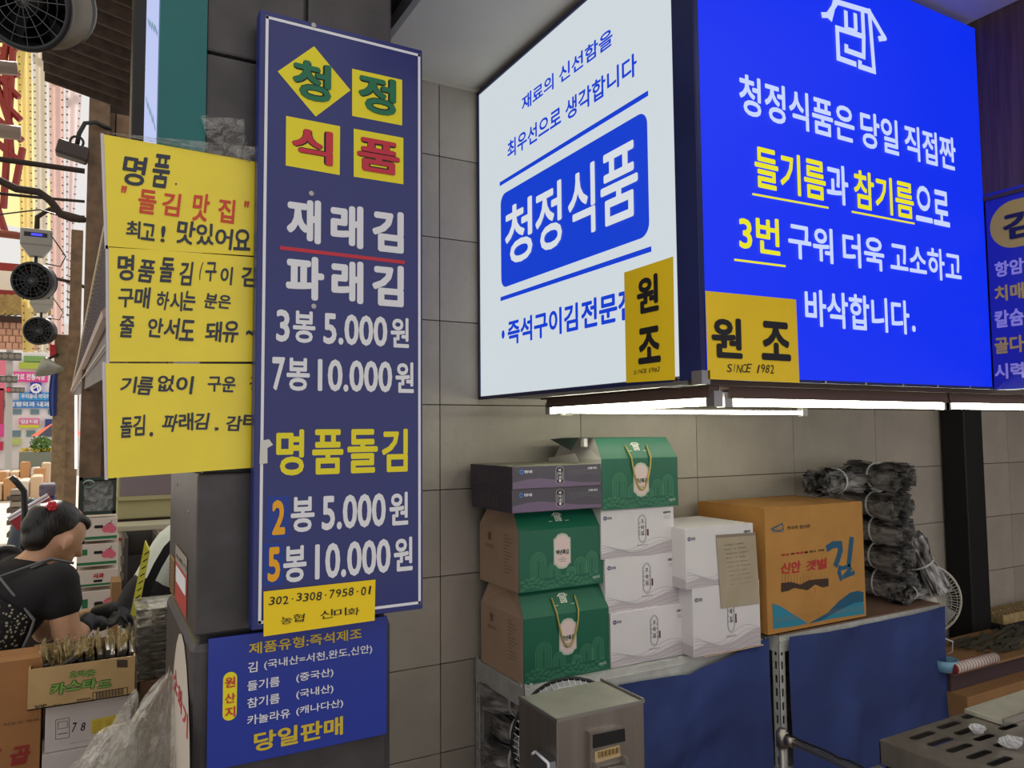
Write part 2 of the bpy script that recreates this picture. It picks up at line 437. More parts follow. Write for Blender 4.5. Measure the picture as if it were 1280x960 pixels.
# ================================================================== SIGNS
# ---- tall price board
F = FY(1.735)
sx0, sz1 = F.px(325, 11); sx1 = F.px(528.5, 400)[0]; sz0 = F.px(528, 761)[1]
t = thing('price_board', 'tall navy price board with white and yellow letters hung on the dark pillar', 'sign', (( sx0+sx1)/2, 1.75, sz0))
part('board', MB().box(sx0, sx1, 1.736, 1.775, sz0, sz1, bev=.002), mat('board_side', (32, 44, 120), .4), t)
mb = MB(); F.rect(mb, sx0+.002, sz0+.002, sx1-.002, sz1-.002, .0006); part('face_sheet', mb, M_navy, t)
bw = .0065; i_ = .016; mb = MB()
for a, b in (((sx0+i_, sz0+i_), (sx0+i_, sz1-i_)), ((sx0+i_, sz1-i_), (sx1-i_*.6, sz1-i_)), ((sx1-i_*.6, sz1-i_), (sx1-i_*.6, sz0+i_)), ((sx1-i_*.6, sz0+i_), (sx0+i_, sz0+i_))):
    F.stroke(mb, [a, b], bw, .0012)
part('border', mb, M_white, t)
mb = MB()
F.ppoly(mb, [(392.5, 58), (438, 113), (394.5, 146), (347, 89.5)])
for q in ([(440, 86), (502.5, 100), (502.5, 157), (440, 145)], [(357.5, 145), (425, 158), (424.5, 219), (357, 207)], [(442, 161), (504, 172.5), (504, 230.5), (442, 221)]): F.ppoly(mb, q)
part('yellow_patches', mb, M_yel, t, label='yellow diamond and squares behind the big syllables')
for o_ink, bb, dd in ((M_ink, .05, .0016), (None, .028, .0026)):
    g = MB(); r = MB()
    F.T(g, '청', (365, 121), (414, 83), bb, dd); F.T(g, '정', (447.5, 138), (495, 101), bb, dd)
    F.T(r, '식', (364, 200), (416, 166), bb, dd); F.T(r, '품', (446, 212), (499.5, 180), bb, dd)
    if o_ink:
        g.v += [];  part('outline', MB().add(g.v, g.f), M_ink, t); part('outline', MB().add(r.v, r.f), M_ink, t)
    else:
        part('lettering', g, M_green, t, label='green syllables on yellow'); part('lettering', r, M_red, t, label='red syllables on yellow')
mb = MB()
F.words(mb, [('재', 358, 401), ('래', 413, 454), ('김', 465, 504.5)], (358, 301), (504, 266), .042)
F.words(mb, [('파', 357, 405), ('래', 414, 454), ('김', 465, 504.5)], (357, 373), (504, 333), .042)
F.words(mb, [('3', 345, 362), ('봉', 366, 394), ('5.000', 404, 484), ('원', 488, 511)], (345, 427), (511, 398), .026)
F.words(mb, [('7', 340, 356), ('봉', 358, 387), ('10.000', 397, 490), ('원', 494, 517)], (340, 488), (515, 453), .026)
F.words(mb, [('봉', 363.4, 393), ('5.000', 402, 482), ('원', 486.4, 510)], (363, 666), (510, 614.5), .026)
F.words(mb, [('봉', 354, 383), ('10.000', 393.6, 488), ('원', 492, 515.6)], (354, 729), (515, 670.5), .026)
part('lettering', mb, M_white, t, label='white price lettering')
mb = MB(); F.stroke(mb, [F.px(352, 310), F.px(504, 328)], .0085, .0014); part('underline', mb, M_red, t)
mb = MB(); F.words(mb, [('명', 345, 380), ('품', 390, 429), ('돌', 434, 472), ('김', 477, 509.5)], (345, 595), (509, 536), .026); part('lettering', mb, M_yel, t, label='yellow product lettering')
mb = MB(); F.ppoly(mb, [(334, 621), (361.7, 619.5), (361.7, 672.5), (333, 675)], .001); F.ppoly(mb, [(328.5, 679), (355, 678), (354, 731), (328.5, 732.5)], .001)
part('patch', mb, mat('patch_blue', (26, 60, 150), .5), t, label='slightly brighter blue tape patches')
mb = MB(); F.T(mb, '2', (339.5, 669), (356.5, 624.5), .035, .0022); F.T(mb, '5', (334, 728), (350.3, 683), .035, .0022); part('lettering', mb, M_orange, t, label='orange numerals on the patches')
mb = MB()
for a, b in ((389, 242), (392, 383), (392, 32)): mb.lathe(F.at(*F.px(a, b), .0005), (0, -1, 0), [(.006, 0), (.006, .002), (0, .003)], 10)
part('screw', mb, M_alu, t, stuff=True)
mb = MB(); F.ppoly(mb, [(325, 551), (336, 549), (341, 556), (334, 560), (334, 579), (324, 580)], .003); part('tape', mb, mat('tape_white', (215, 212, 205), .6), t)
# ---- yellow note on the price board
t = thing('account_note', 'small yellow handwritten note taped to the foot of the tall navy price board', 'note', F.at(*F.px(398, 780), .004))
mb = MB(); q = [F.px(*p) for p in ((329, 795), (467.5, 775), (468.5, 724), (329, 739))]
mb.prism([F.at(u, v, .005) for u, v in q], (0, .0012, 0)); part('paper', mb, M_note, t)
mb = MB(); F.hand(mb, [('302·3308·7958·01', 335, 465)], (335, 757), (464, 731), .006, .006)
F.hand(mb, [('농협', 350, 380), ('신미화', 399, 449)], (350, 780), (447, 757), .004, .006); part('lettering', mb, M_ink, t)

# ---- blue origin sign below
F = FY(1.79)
q = [F.px(*p) for p in ((258, 958), (483, 917), (484, 768), (258, 799))]
ox0, ox1 = q[0][0], q[1][0]; oz0, oz1 = q[1][1], F.px(258, 799)[1]
t = thing('origin_sign', 'blue product origin sign with white and yellow text below the tall price board', 'sign', ((ox0+ox1)/2, 1.785, oz0))
part('board', MB().box(ox0, ox1, 1.787, 1.793, oz0, oz1, bev=.001), M_navy2, t)
F = FY(1.7868)
mb = MB(); F.T(mb, '제품유형:즉석제조', (311, 818.5), (452, 784.5), .02); F.T(mb, '당일판매', (317, 940.5), (428.7, 894.5), .03); part('lettering', mb, mat('origin_yellow', (214, 186, 48), .5), t, label='yellow headline and footer')
mb = MB()
F.words(mb, [('김', 310, 322), ('(국내산=서천,완도,신안)', 330, 465)], (310, 841), (465, 805), .015)
F.words(mb, [('들기름', 309, 349.5), ('(중국산)', 370, 416.5)], (309, 864), (349.3, 845), .015)
F.words(mb, [('참기름', 309, 349.5), ('(국내산)', 370, 416.5)], (309, 885.4), (349.3, 866), .015)
F.words(mb, [('카놀라유', 309, 362.4), ('(캐나다산)', 370, 428.7)], (309, 906.7), (362, 885), .015)
part('lettering', mb, M_white, t, label='white ingredient lines')
u0, v0 = F.px(278, 902); u1, v1 = F.px(296.5, 838.5)
mb = MB(); F.rrect(mb, u0, v0, u1, v1, (u1-u0)*.48, .001); part('capsule', mb, M_yel, t)
mb = MB()
for ch, a, b in (('원', 860, 845), ('산', 879.5, 865), ('지', 897.5, 882)): F.T(mb, ch, (281, a), (294, b), .02, .0022)
part('lettering', mb, M_red, t, label='red syllables on yellow capsule')

# ---- yellow handwritten placards
def placard(pts, label, lines, bend=.006):
    F = FY(1.785)
    q = [F.px(*p) for p in pts]                        # TL, TR, BR, BL
    t = thing('handwritten_placard', label, 'placard', F.at(*q[3]), 'yellow handwritten placards beside the price board')
    def P(a, b, d):
        u = (q[0][0]*(1-a)+q[1][0]*a)*(1-b)+(q[3][0]*(1-a)+q[2][0]*a)*b; v = (q[0][1]*(1-a)+q[1][1]*a)*(1-b)+(q[3][1]*(1-a)+q[2][1]*a)*b
        return F.at(u, v, d)
    mb = MB().prism([P(0, 1, 0), P(1, 1, 0), P(1, 0, 0), P(0, 0, 0)], (0, .003, 0)); part('sheet', mb, M_paper, t)
    mb = MB().prism([P(-.02, 1.012, -.004), P(.0, 1.012, -.004), P(.0, -.012, -.004), P(-.02, -.012, -.004)], (0, .004, 0))
    part('lamination_edge', mb, mat('laminate', (205, 200, 215), .3), t)
    for m_, ws in lines:
        mb = MB()
        for w_ in ws: F.hand(mb, *w_, d=.0012)
        part('lettering', mb, m_, t, label='red handwriting' if m_ is M_inkr else None)
    return t
placard([(130, 168), (324, 203), (324, 320), (135, 309)], 'topmost yellow placard, with a red handwritten line, beside the price board', [
    (M_inkw, [([('명', 152, 183), ('품', 190, 213)], (152, 232), (213, 196), .022), ([(',', 216, 224)], (216, 231), (224, 219), .022),
              ([('최고!', 157, 213)], (157, 297), (213, 279), .024), ([('맛있어요', 220, 314)], (220, 306), (314, 285), .024)]),
    (M_inkr, [([('"', 149, 160)], (149, 262), (160, 233), .03), ([('돌', 172, 196), ('김', 202, 226)], (172, 268), (226, 243), .024), ([('맛', 240, 262), ('집', 272, 294)], (240, 277), (294, 249), .024), ([('"', 303, 313)], (303, 278), (313, 252), .03)])])
placard([(136, 308), (324, 322), (324, 452), (137, 452)], 'middle yellow placard with three handwritten lines beside the price board', [
    (M_inkw, [([('명', 146, 168), ('품', 172, 194), ('돌', 199, 218), ('김', 224, 241)], (146, 350), (241, 326), .024), ([('(', 247, 255), ('구', 256, 271), ('이', 275, 291), ('김', 301, 321)], (247, 353), (321, 333), .024),
              ([('구매', 147, 188), ('하시는', 195, 245)], (147, 384), (245, 364), .024), ([('분은', 255, 289)], (255, 386), (289, 368), .024),
              ([('줄', 149, 168), ('안서도', 184, 244), ('돼유', 256, 299), ('~', 306, 321)], (149, 423), (321, 404), .024)])])
placard([(132, 454), (324, 455), (324, 584), (135, 598)], 'lowest yellow placard with two handwritten lines beside the price board', [
    (M_inkw, [([('기름', 150, 192), ('없이', 196, 242)], (150, 493), (242, 471), .024), ([('구운', 259, 295), ('김', 311, 330)], (259, 490), (330, 470), .024),
              ([('돌김.', 150, 197)], (150, 546), (197, 517), .024), ([('파래김,', 203, 280), ('감태', 282, 324)], (203, 539), (324, 516), .024)])])
# clear film stuck over the top corner of the placards
def crumple(name, F, pts, amp, m, n=10, seed=0):
    q = [F.px(*p) for p in pts]
    def fn(a, b):
        u = (q[0][0]*(1-a)+q[1][0]*a)*(1-b)+(q[3][0]*(1-a)+q[2][0]*a)*b; v = (q[0][1]*(1-a)+q[1][1]*a)*(1-b)+(q[3][1]*(1-a)+q[2][1]*a)*b
        return F.at(u, v, amp*(1+noise.noise(V((a*5+seed, b*5, seed)))*1.6))
    return MB().grid(fn, n*2, n)
solo('tape_film', crumple('f', FY(1.784), [(250, 146), (304, 150), (312, 205), (258, 172)], .006, None), M_film, 'crumpled clear film taped to the pillar above the topmost yellow placard', 'plastic film', smooth=True, fixn=False)
solo('film_strip', crumple('f', FY(1.783), [(131, 166), (318, 184), (322, 204), (170, 174)], .004, None, seed=3), M_film, 'strip of clear film along the upper edge of the topmost yellow placard', 'plastic film', smooth=True, fixn=False)

# ---- corner light box: white side facing the alley, blue side facing the camera
FW = FX(onY(596, 300, YW).x); XW = FW.O.x
YB = onX(874, 300, XW).y; FB = FY(YB)
zb = FW.px(596, 500)[1]; zt = 2.885
t = thing('light_box', 'big corner light box with a lit white side and a lit blue front', 'light box', (1.9, 1.9, zb))
part('case', MB().box(XW+.012, XR-.004, YB+.012, YW-.012, zb+.006, zt), mat('box_case', (120, 118, 122), .6), t)
uA = FW.px(599, 300)[0]; uB = FW.px(846, 300)[0]
mb = MB(); FW.rect(mb, uA, zb+.012, uB, zt-.01, -.003); wp = part('white_panel', mb, M_lw, t)
mb = MB(); mb.box(XW-.002, XW+.014, YB, YB+(-uB-YB), zb, zt, bev=.001); mb.box(XW-.002, XW+.01, -uA, YW-.012, zb, zt)
mb.box(XW-.002, XW+.01, YB+.1, YW-.012, zb, zb+.01); mb.box(XW-.002, XW+.012, YB+.1, YW-.012, zt-.012, zt)
mb.box(XW-.002, XR, YB, YB+.014, zb, zb+.007); mb.box(XW, XW+.008, YB-.001, YB+.014, zb, zt)
part('frame', mb, M_frame, t)
mb = MB(); FB.rect(mb, XW+.009, zb+.007, XR-.003, zt-.002, -.002); bp = part('blue_panel', mb, M_lb, t)
# white side printing
mb = MB()
FW.T(mb, '재료의 신선함을', (652.6, 140.8), (765.5, 33), .0, .001); FW.T(mb, '최우선으로 생각합니다', (634.7, 200.4), (795.8, 64), .0, .001)
FW.T(mb, '재료의 신선함을', (652.9, 140.8), (765.9, 33), .022, .0013); FW.T(mb, '최우선으로 생각합니다', (634.9, 200.4), (796.1, 64), .022, .0013)
u0 = FW.px(626, 236)[0]; u1 = FW.px(809, 137)[0]; vt = FW.px(809.4, 137)[1]; vb = FW.px(626, 361)[1]
FW.rrect(mb, u0, vb, u1, vt, .035, .001)
va = FW.px(808, 118)[1]; vc = FW.px(626, 374)[1]
FW.stroke(mb, [(u0, va), (u1, va)], .014, .001); FW.stroke(mb, [(u0, vc), (u1, vc)], .014, .001)
FW.words(mb, [('즉석구이김', 634.8, 723), ('전문점', 727, 796)], (634.8, 432), (793.6, 358), .03)
FW.text(mb, '·', u0, FW.px(628, 424)[1], u0+.022, FW.px(628, 413)[1], .02)
part('lettering', mb, M_lb2, wp, label='blue printing on the white side')
mb = MB(); FW.words(mb, [('청', 632, 666), ('정', 670, 703), ('식', 711, 745), ('품', 752, 799)], (632, 335), (798.8, 171), .018, .003); part('lettering', mb, mat('lit_white2', (214, 220, 226), emit=1), wp, label='white name on the blue panel')
# blue front printing
C4 = lambda x, y: FB.px(860+x/3.0476, y/3.0476)
mb = MB()
for pl in ([(514, 58), (532, 58), (566, 8)], [(548, -14), (566, 8), (690, 45), (722, 100), (748, 145), (730, 148)], [(560, -2), (542, 70)], [(600, 50), (602, 112), (638, 122)], [(636, 60), (638, 104)], [(664, 56), (668, 138), (668, 216), (602, 192), (602, 178)],
           [(567, 108), (668, 140)], [(567, 108), (572, 222), (634, 244)], [(690, 50), (708, 272), (654, 254), (654, 240)]):
    FB.stroke(mb, [C4(*p) for p in pl], .0155, .001)
FB.words(mb, [('청정식품은', 924.6, 1067.5), ('당일', 1075, 1122), ('직접짠', 1129.5, 1192.4)], (925, 142), (1192, 173), .022)
FB.words(mb, [('과', 1033, 1060), ('으로', 1143, 1185)], (943.7, 234), (1184, 240), .022)
FB.words(mb, [('구워', 985.3, 1041), ('더욱', 1053, 1104.5), ('고소하고', 1112, 1200)], (924, 313), (1198, 315.6), .022)
FB.words(mb, [('바삭합니다', 1006, 1136)], (1006, 407), (1135.6, 376), .022)
u, v = FB.px(1142, 411); FB.rrect(mb, u-.008, v-.009, u+.008, v+.009, .0075)
part('lettering', mb, M_ltext, bp, label='white printing on the blue front')
mb = MB()
FB.words(mb, [('들기름', 943.7, 1032), ('참기름', 1067, 1141)], (943.7, 234), (1184, 240), .022)
FB.words(mb, [('3번', 924, 974.8)], (924, 312.5), (1198, 315.6), .022)
for a, b in (((941, 242.8), (1034.6, 259.8)), ((1065, 264.8), (1142.2, 279.5)), ((918.4, 324.8), (980.8, 332.7))): FB.stroke(mb, [FB.px(*a), FB.px(*b)], .0055, .001)
part('lettering', mb, M_ly, bp, label='yellow printing with underlines')
# hardware below the box
mb = MB(); mb.box(XW-.006, XW+.02, YB-.004, YB+.03, zb-.012, zb+.02); mb.box(XW, XW+.03, YB+.05, YW-.3, zb-.01, zb+.002)
part('corner_bracket', mb, M_alu, t)
mb = MB()
for k in range(7): mb.lathe((XW+.16*k+.1, YB-.001, zb+.004), (0, -1, 0), [(.004, 0), (.004, .002), (0, .003)], 6)
part('rivet', mb, M_alu, t, stuff=True)
# two yellow stickers on the corner
tt = thing('yellow_sticker', 'upright yellow sticker, syllables one above the other, on the white side of the light box', 'sticker', FW.at(*FW.px(815, 478)))
q = [FW.px(*p) for p in ((785, 478.5), (846, 474.8), (843.5, 321), (782.4, 341))]
mb = MB(); mb.prism([FW.at(u, v, .006) for u, v in q], (.001, 0, 0)); part('film', mb, M_stick, tt)
mb = MB(); FW.T(mb, '원', (799.3, 394), (825.4, 341), .035, .0075); FW.T(mb, '조', (800.7, 456), (828, 406), .035, .0075); FW.hand(mb, [('SINCE', 795, 811.5), ('1982', 813, 828)], (795, 468), (828, 458.5), .0, .0075, sh=.2)
part('lettering', mb, M_ink, tt)
tt = thing('yellow_sticker', 'wide yellow sticker, syllables side by side, on the lower left of the blue front', 'sticker', FB.at(*FB.px(940, 478)))
q = [FB.px(*p) for p in ((883.6, 474), (997.8, 478.5), (993.5, 374.7), (880.3, 363.9))]
mb = MB(); mb.prism([FB.at(u, v, .004) for u, v in q], (0, .001, 0)); part('film', mb, M_stick, tt)
mb = MB(); FB.T(mb, '원', (888, 447), (925, 399), .035, .0055); FB.T(mb, '조', (950.2, 450), (985.3, 404), .035, .0055); FB.hand(mb, [('SINCE', 907, 937), ('1982', 943, 966)], (907.6, 465), (965.7, 456.5), .0, .0055, sh=.25)
part('lettering', mb, M_ink, tt)

# ---- right-hand sign below the wood panelling
FR = FX(XR)
t = thing('product_sign', 'deep blue sign with a yellow oval beside the lit blue light box', 'sign', (XR, .8, FR.px(1229, 488)[1]))
z0 = FR.px(1229, 488)[1]; z1 = FR.px(1228, 244)[1]
part('board', MB().box(XR, XR+.08, -.3, YB-.002, z0, z1), mat('sign_blue_faint_glow', (34, 40, 165), .4, coat=.2, emit=.08), t)  # board is no lamp; a faint emission is added to its blue
u0 = FR.px(1237.5, 280)[0]; v0 = FR.px(1255, 312)[1]; v1 = FR.px(1255, 253)[1]
mb = MB(); FR.rrect(mb, u0, v0, u0+.55, v1, (v1-v0)*.49, .001, n=10); part('oval', mb, mat('oval_yellow', (200, 172, 70), .5), t)
mb = MB(); FR.T(mb, '김', (1255, 301.5), (1296, 258), .04, .003); part('lettering', mb, mat('ink_navy', (26, 22, 60), .5), t, label='dark syllable in the oval')
mw = MB(); my = MB()
for k, (s_, yb, yt) in enumerate((('항암', 347.5, 328), ('치매', 378, 358), ('칼슘', 410.5, 389), ('골다', 443, 422), ('시력', 474.5, 455))):
    u = FR.px(1244, yb)[0]; vb = FR.px(1244, yb)[1]; vt = FR.px(1244, yt)[1]; u2 = FR.px(1281, yb)[0]
    FR.text(mw if k % 2 == 0 else my, s_, u, vb, u2, vt, .035)
part('lettering', mw, mat('print_lilac', (196, 186, 240), .5), t, label='pale lilac words'); part('lettering', my, mat('print_ochre', (206, 176, 84), .5), t, label='ochre words')

# ---- LED tubes under the light box
def tube_light(a, b, label, housing=True, r=.011):
    a = V(a); b = V(b); d = (b-a).normalized(); s = V((-d.y, d.x, 0))
    t = thing('tube_light', label, 'light', (a+b)/2, 'strip lights under the light box')
    if housing:
        h = MB().prism([a+s*.02+V((0, 0, .008)), a-s*.02+V((0, 0, .008)), a-s*.016+V((0, 0, .036)), a+s*.016+V((0, 0, .036))], b-a)
        part('housing', h, mat('housing_brown', (108, 84, 76), .5), t)
    part('tube', MB().tube([a+d*.008, b-d*.008], r, 10), M_tube, t, smooth=True)
    part('end_cap', MB().box(-.014, .014, -.014, .014, -.014, .024).move(Matrix.Translation(a)), M_alu, t)
    part('end_cap', MB().box(-.014, .014, -.014, .014, -.014, .024).move(Matrix.Translation(b)), M_alu, t)
X1 = XW+.09
p0 = onX(689, 517, X1); p1 = onX(893, 503, X1)
tube_light((X1, p0.y, 1.692), (X1, p1.y, 1.692), 'strip light running from the wall towards the light box corner')
q0 = onY(906, 503, 1.40); q1 = onY(1178, 506.5, 1.40)
tube_light((q0.x, 1.40, 1.692), (q1.x, 1.40, 1.692), 'long strip light under the blue front of the light box')
tube_light((q1.x+.01, 1.40, 1.692), (q1.x+.85, 1.40, 1.692), 'strip light continuing right beyond the blue front')
r0 = onY(1003, 515, 2.08)
tube_light((X1+.04, 2.08, 1.688), (r0.x, 2.08, 1.688), 'thin strip light behind the others, nearest the wall', housing=False, r=.007)
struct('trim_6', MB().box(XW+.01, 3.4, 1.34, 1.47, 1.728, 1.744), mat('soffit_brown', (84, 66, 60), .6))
struct('trim_7', MB().box(XR+.09, 3.45, 1.34, 1.47, 1.744, 2.9), M_dark)
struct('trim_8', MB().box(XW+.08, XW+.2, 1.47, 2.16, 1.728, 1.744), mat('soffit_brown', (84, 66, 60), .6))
# ================================================================== SHELVES AND GOODS
SY = 2.12
c0 = onY(655, 857, SY); SZ = c0.z                      # deck level of the left shelf
SX0 = c0.x-.012; SX1 = onY(961, 795, SY-.03).x
def angle_post(mb, x, y, z0, z1, sx, sy, w_=.032, sp=.05):
    """perforated L-angle post: two flanges made of rails and rungs so the slots are real"""
    for ax in (0, 1):
        def bx(a0, a1, zz0, zz1):
            if ax == 0: mb.box(x+sx*a0, x+sx*a1, y, y+sy*.002, zz0, zz1)
            else: mb.box(x, x+sx*.002, y+sy*a0, y+sy*a1, zz0, zz1)
        bx(0, w_*.34, z0, z1); bx(w_*.66, w_, z0, z1)
        z = z0
        while z < z1:
            bx(w_*.34, w_*.66, z, min(z+sp*.42, z1)); z += sp
    return mb
def shelf_unit(x0, x1, y0, y1, zd, zt, label):
    t = thing('shelf_unit', label, 'shelf', ((x0+x1)/2, (y0+y1)/2, 0), 'white slotted shelf units by the tiled wall')
    for x, sx in ((x0, 1), (x1, -1)):
        for y, sy in ((y0, 1), (y1, -1)):
            part('post', angle_post(MB(), x, y, 0, zt, sx, sy), M_shelf, t)
    for z in zd:
        mb = MB().box(x0+.003, x1-.003, y0+.003, y1-.003, z-.012, z, 0)
        mb.box(x0+.003, x1-.003, y0-.001, y0+.003, z-.062, z); mb.box(x0+.003, x1-.003, y0-.004, y0-.001, z-.026, z-.02)
        mb.box(x0-.001, x0+.003, y0, y1, z-.062, z); mb.box(x1-.003, x1+.001, y0, y1, z-.062, z)
        part('deck', mb, M_shelf, t)
    return t
shelf_unit(SX0, SX1, SY-.02, 2.44, (SZ-.002, .36), SZ+.01, 'white slotted shelf unit under the green gift boxes')
CZ = onY(960, 796, 2.06).z
SX2 = SX1+.012; SX3 = onY(1172, 757, 2.06).x
shelf_unit(SX2, SX3, 2.055, 2.44, (CZ-.002, .36), CZ-.001, 'white slotted shelf unit under the big brown carton')
solo('shelf_board', MB().box(SX2+.0, SX3, 2.05, 2.44, CZ-.0015, CZ+.004), mat('board_brown', (120, 92, 74), .7, var=.2), 'brown board laid on the shelf under the big carton and laver bundles', 'board')
# blue cloths
def cloth(x0, x1, y, ztop, zbot, label, seed, fold=.02, sag=0.0):
    def fn(a, b):
        x = x0+(x1-x0)*a; z = ztop(a)*(1-b)+zbot*b
        edge = min(a, 1-a)*2
        d = fold*(b**.8)*(noise.noise(V((a*5.0+seed, b*1.1, seed)))*1.6 + .6*math.sin(a*17+seed+b*2.2)*b)
        d += .010*math.sin((a*3+b*2.5)*math.pi)*edge
        d += .010*noise.noise(V((a*9+b*7, b*4-a*5, seed+4)))*edge
        return V((x, y-.012-abs(.004)-max(-.006, d*1.6), z))
    m_ = MB().grid(fn, 60, 40)
    o = solo('cloth', m_, M_cloth, label, 'cloth', 'blue cloths hung from the shelves', smooth=True, fixn=False)
    return o
zc1 = lambda x, y, Y=SY-.05: onY(x, y, Y).z
cx0, cx1 = onY(660, 870, SY-.03).x, onY(957, 800, SY-.03).x
za, zm, zz = zc1(690, 868), zc1(850, 846), zc1(952, 799)
cloth(cx0, cx1, SY-.03, lambda a: (za*(1-a/.62)+zm*a/.62 if a < .62 else zm*(1-(a-.62)/.38)+zz*(a-.62)/.38), .12, 'blue cloth hanging under the gift boxes, drooping from its right corner', 3.1)
cloth(SX2+.03, SX3+.005, 2.045, lambda a: CZ-.004-.012*math.sin(a*math.pi), .1, 'blue cloth stretched below the big brown carton', 8.3, .03)

# ---- green gift boxes
def crest(F, mb, cu, cv, s, w_=None):
    """small square seal-script house crest"""
    w_ = w_ or s*.11
    P = lambda a, b: (cu+a*s, cv+b*s)
    for pl in ([(-.62, .25), (-.3, .5), (.3, .5), (.62, .25)], [(-.36, .34), (-.36, -.5), (-.08, -.5)], [(.36, .4), (.36, -.5), (.1, -.5)], [(-.2, .3), (-.2, .05), (.2, .05), (.2, .3)], [(-.18, -.12), (.2, -.12), (.2, -.32), (-.18, -.32)], [(0, .32), (0, .14)]):
        F.stroke(mb, [P(*p) for p in pl], w_, .0012)
def gift_box(x0, x1, yf, z0, hv, hs, label, handle, open_side=False, depth=.30, sl=.05):
    yb = yf+depth; zf = z0+hv; z1 = zf+hs; ys = yf+sl; yt = yb-sl; xi = .008
    t = thing('gift_box', label, 'gift box', ((x0+x1)/2, (yf+yb)/2, z0), 'green gift boxes with crest labels')
    mb = MB()
    prof = [(yf, z0), (yf, zf), (ys, z1), (yt, z1), (yb, zf), (yb, z0)]
    vs = [V((x0 + (xi if z > zf else 0), y, z)) for y, z in prof]+[V((x1 - (xi if z > zf else 0), y, z)) for y, z in prof]
    mb.add(vs, [(i, (i+1) % 6, (i+1) % 6+6, i+6) for i in range(6)]); body = part('body', mb, M_gbox, t)
    top = Face((0, yf, zf), (1, 0, 0), (0, sl, hs)); front = FY(yf)
    # sides in kraft with a tucked gusset
    for xx, s in ((x0, 1), (x1, -1)):
        g = MB(); e = .0005*s
        g.add([(xx-e, yf+.001, z0), (xx-e, yb-.001, z0), (xx-e, yb-.001, zf), (xx-e, yf+.001, zf)], [(0, 1, 2, 3)])
        g.add([(xx-e, yf+.001, zf), (xx-e, yb-.001, zf), (xx+s*.02, (yf+yb)/2, z1-.012), (xx+s*xi-e, ys, z1), (xx+s*xi-e, yt, z1)], [(0, 1, 2), (0, 2, 3), (1, 4, 2), (3, 2, 4)])
        part('side_panel', g, mat('flap_white', (206, 200, 196), .6) if open_side and s == 1 else M_kraft, t)
    fl = FX(x0-.0006); g = MB()
    for k in range(12):
        zz_ = zf-.02-.011*k
        fl.stroke(g, [(-(yf+.10), zz_), (-(yf+.10)+(.025, .05, .06, .04)[k % 4], zz_)], .0018, .0006)
    crest(fl, g, -(yf+depth*.72), zf-.035, .024); fl.text(g, '백년특김', -(yf+depth*.72)-.03, zf-.075, -(yf+depth*.72)+.03, zf-.062)
    part('side_print', g, mat('print_brown', (120, 92, 72), .6), t, stuff=True)
    w_ = x1-x0; cx = (x0+x1)/2+.0; s = w_/.335
    # plaque
    g = MB(); a, b, r = .034*s, .061*s, .010
    pc = zf-.075*s
    def plq(k):
        A, B = a*k, b*k*.98
        return [(cx-A, pc-B*.72), (cx-A*.82, pc-B*.74), (cx-A*.5, pc-B*.94), (cx, pc-B), (cx+A*.5, pc-B*.94), (cx+A*.82, pc-B*.74), (cx+A, pc-B*.72), (cx+A, pc+B*.72), (cx+A*.82, pc+B*.74), (cx+A*.5, pc+B*.94), (cx, pc+B), (cx-A*.5, pc+B*.94), (cx-A*.82, pc+B*.74), (cx-A, pc+B*.72)]
    front.poly(g, plq(1), .001); part('label_border', g, mat('plaque_border', (186, 196, 180), .5), t)
    g = MB(); front.poly(g, plq(.88), .0015); lb = part('label_plaque', g, M_plq, t)
    g = MB(); crest(front, g, cx, pc+.026*s, .021*s); front.text(g, '백년특김', cx-.025*s, pc-.012*s, cx+.025*s, pc+.005*s, .04, .002)
    for k in range(3): front.stroke(g, [(cx-(.008, .017, .012)[k]*s, pc-(.022+.006*k)*s), (cx+(.008, .017, .012)[k]*s, pc-(.022+.006*k)*s)], .0012, .002)
    part('lettering', g, mat('print_darkgreen', (44, 70, 62), .6), lb)
    # top crest
    g = MB(); crest(top, g, cx, math.hypot(sl, hs)*.56, .03*s); top.stroke(g, [(cx-.04*s, .03*s), (cx-.026*s, .03*s)], .0015, .001); top.stroke(g, [(cx+.026*s, .03*s), (cx+.04*s, .03*s)], .0015, .001)
    front.text(g, '선물세트', x1-.045*s, z0+.018, x1-.014*s, z0+.027)
    part('crest', g, mat('print_cream', (226, 226, 214), .5), t)
    # line pattern: tall domed combs rising over scalloped waves
    g = MB()
    for ax, h, rr_ in ((.22, .095, .030), (.40, .062, .024), (.72, .070, .026), (.86, .088, .024), (.60, .05, .018)):
        px = x0+w_*ax; top_z = z0+h*s*1.0
        for k in range(5):
            r = rr_*s*(1-k*.2)
            front.arc(g, px, top_z, r, 0, 180, .0013, .0008, 7); front.stroke(g, [(px-r, top_z), (px-r, z0+.04*s)], .0013, .0008); front.stroke(g, [(px+r, top_z), (px+r, z0+.04*s)], .0013, .0008)
    for row in range(3):
        for k in range(17):
            px = x0+.012*s+(k+(row % 2)*.5)*w_/17.2
            if px > x1-.012: continue
            hb = z0+.004+.012*row*s+ (.008*math.sin(k*.9))
            for r in (.009, .006, .003): front.arc(g, px, max(hb, z0+.002), r*s, 10, 170, .0009, .0008, 4)
    part('wave_print', g, M_gline, t, stuff=True)
    for px, pz in ((.47, .055), (.62, .078), (.78, .06), (.12, .1)):
        pass
    if handle:
        g = MB(); hw = .046*s; zt_ = zf+hs*.62; yt_ = yf+sl*.62-.004; pts = []
        for k in range(17):
            a_ = math.pi*k/16; zh = zt_-(.155*s)*math.sin(a_)**.8; yh = yf+sl*max(0, (zh-zf)/hs)-.006; pts.append((cx-hw*math.cos(a_)*(1-.25*math.sin(a_)), yh, zh))
        part('handle', MB().tube(pts, .0032, 7), M_gold, t, smooth=True, label='gold cord handle hanging down the front')
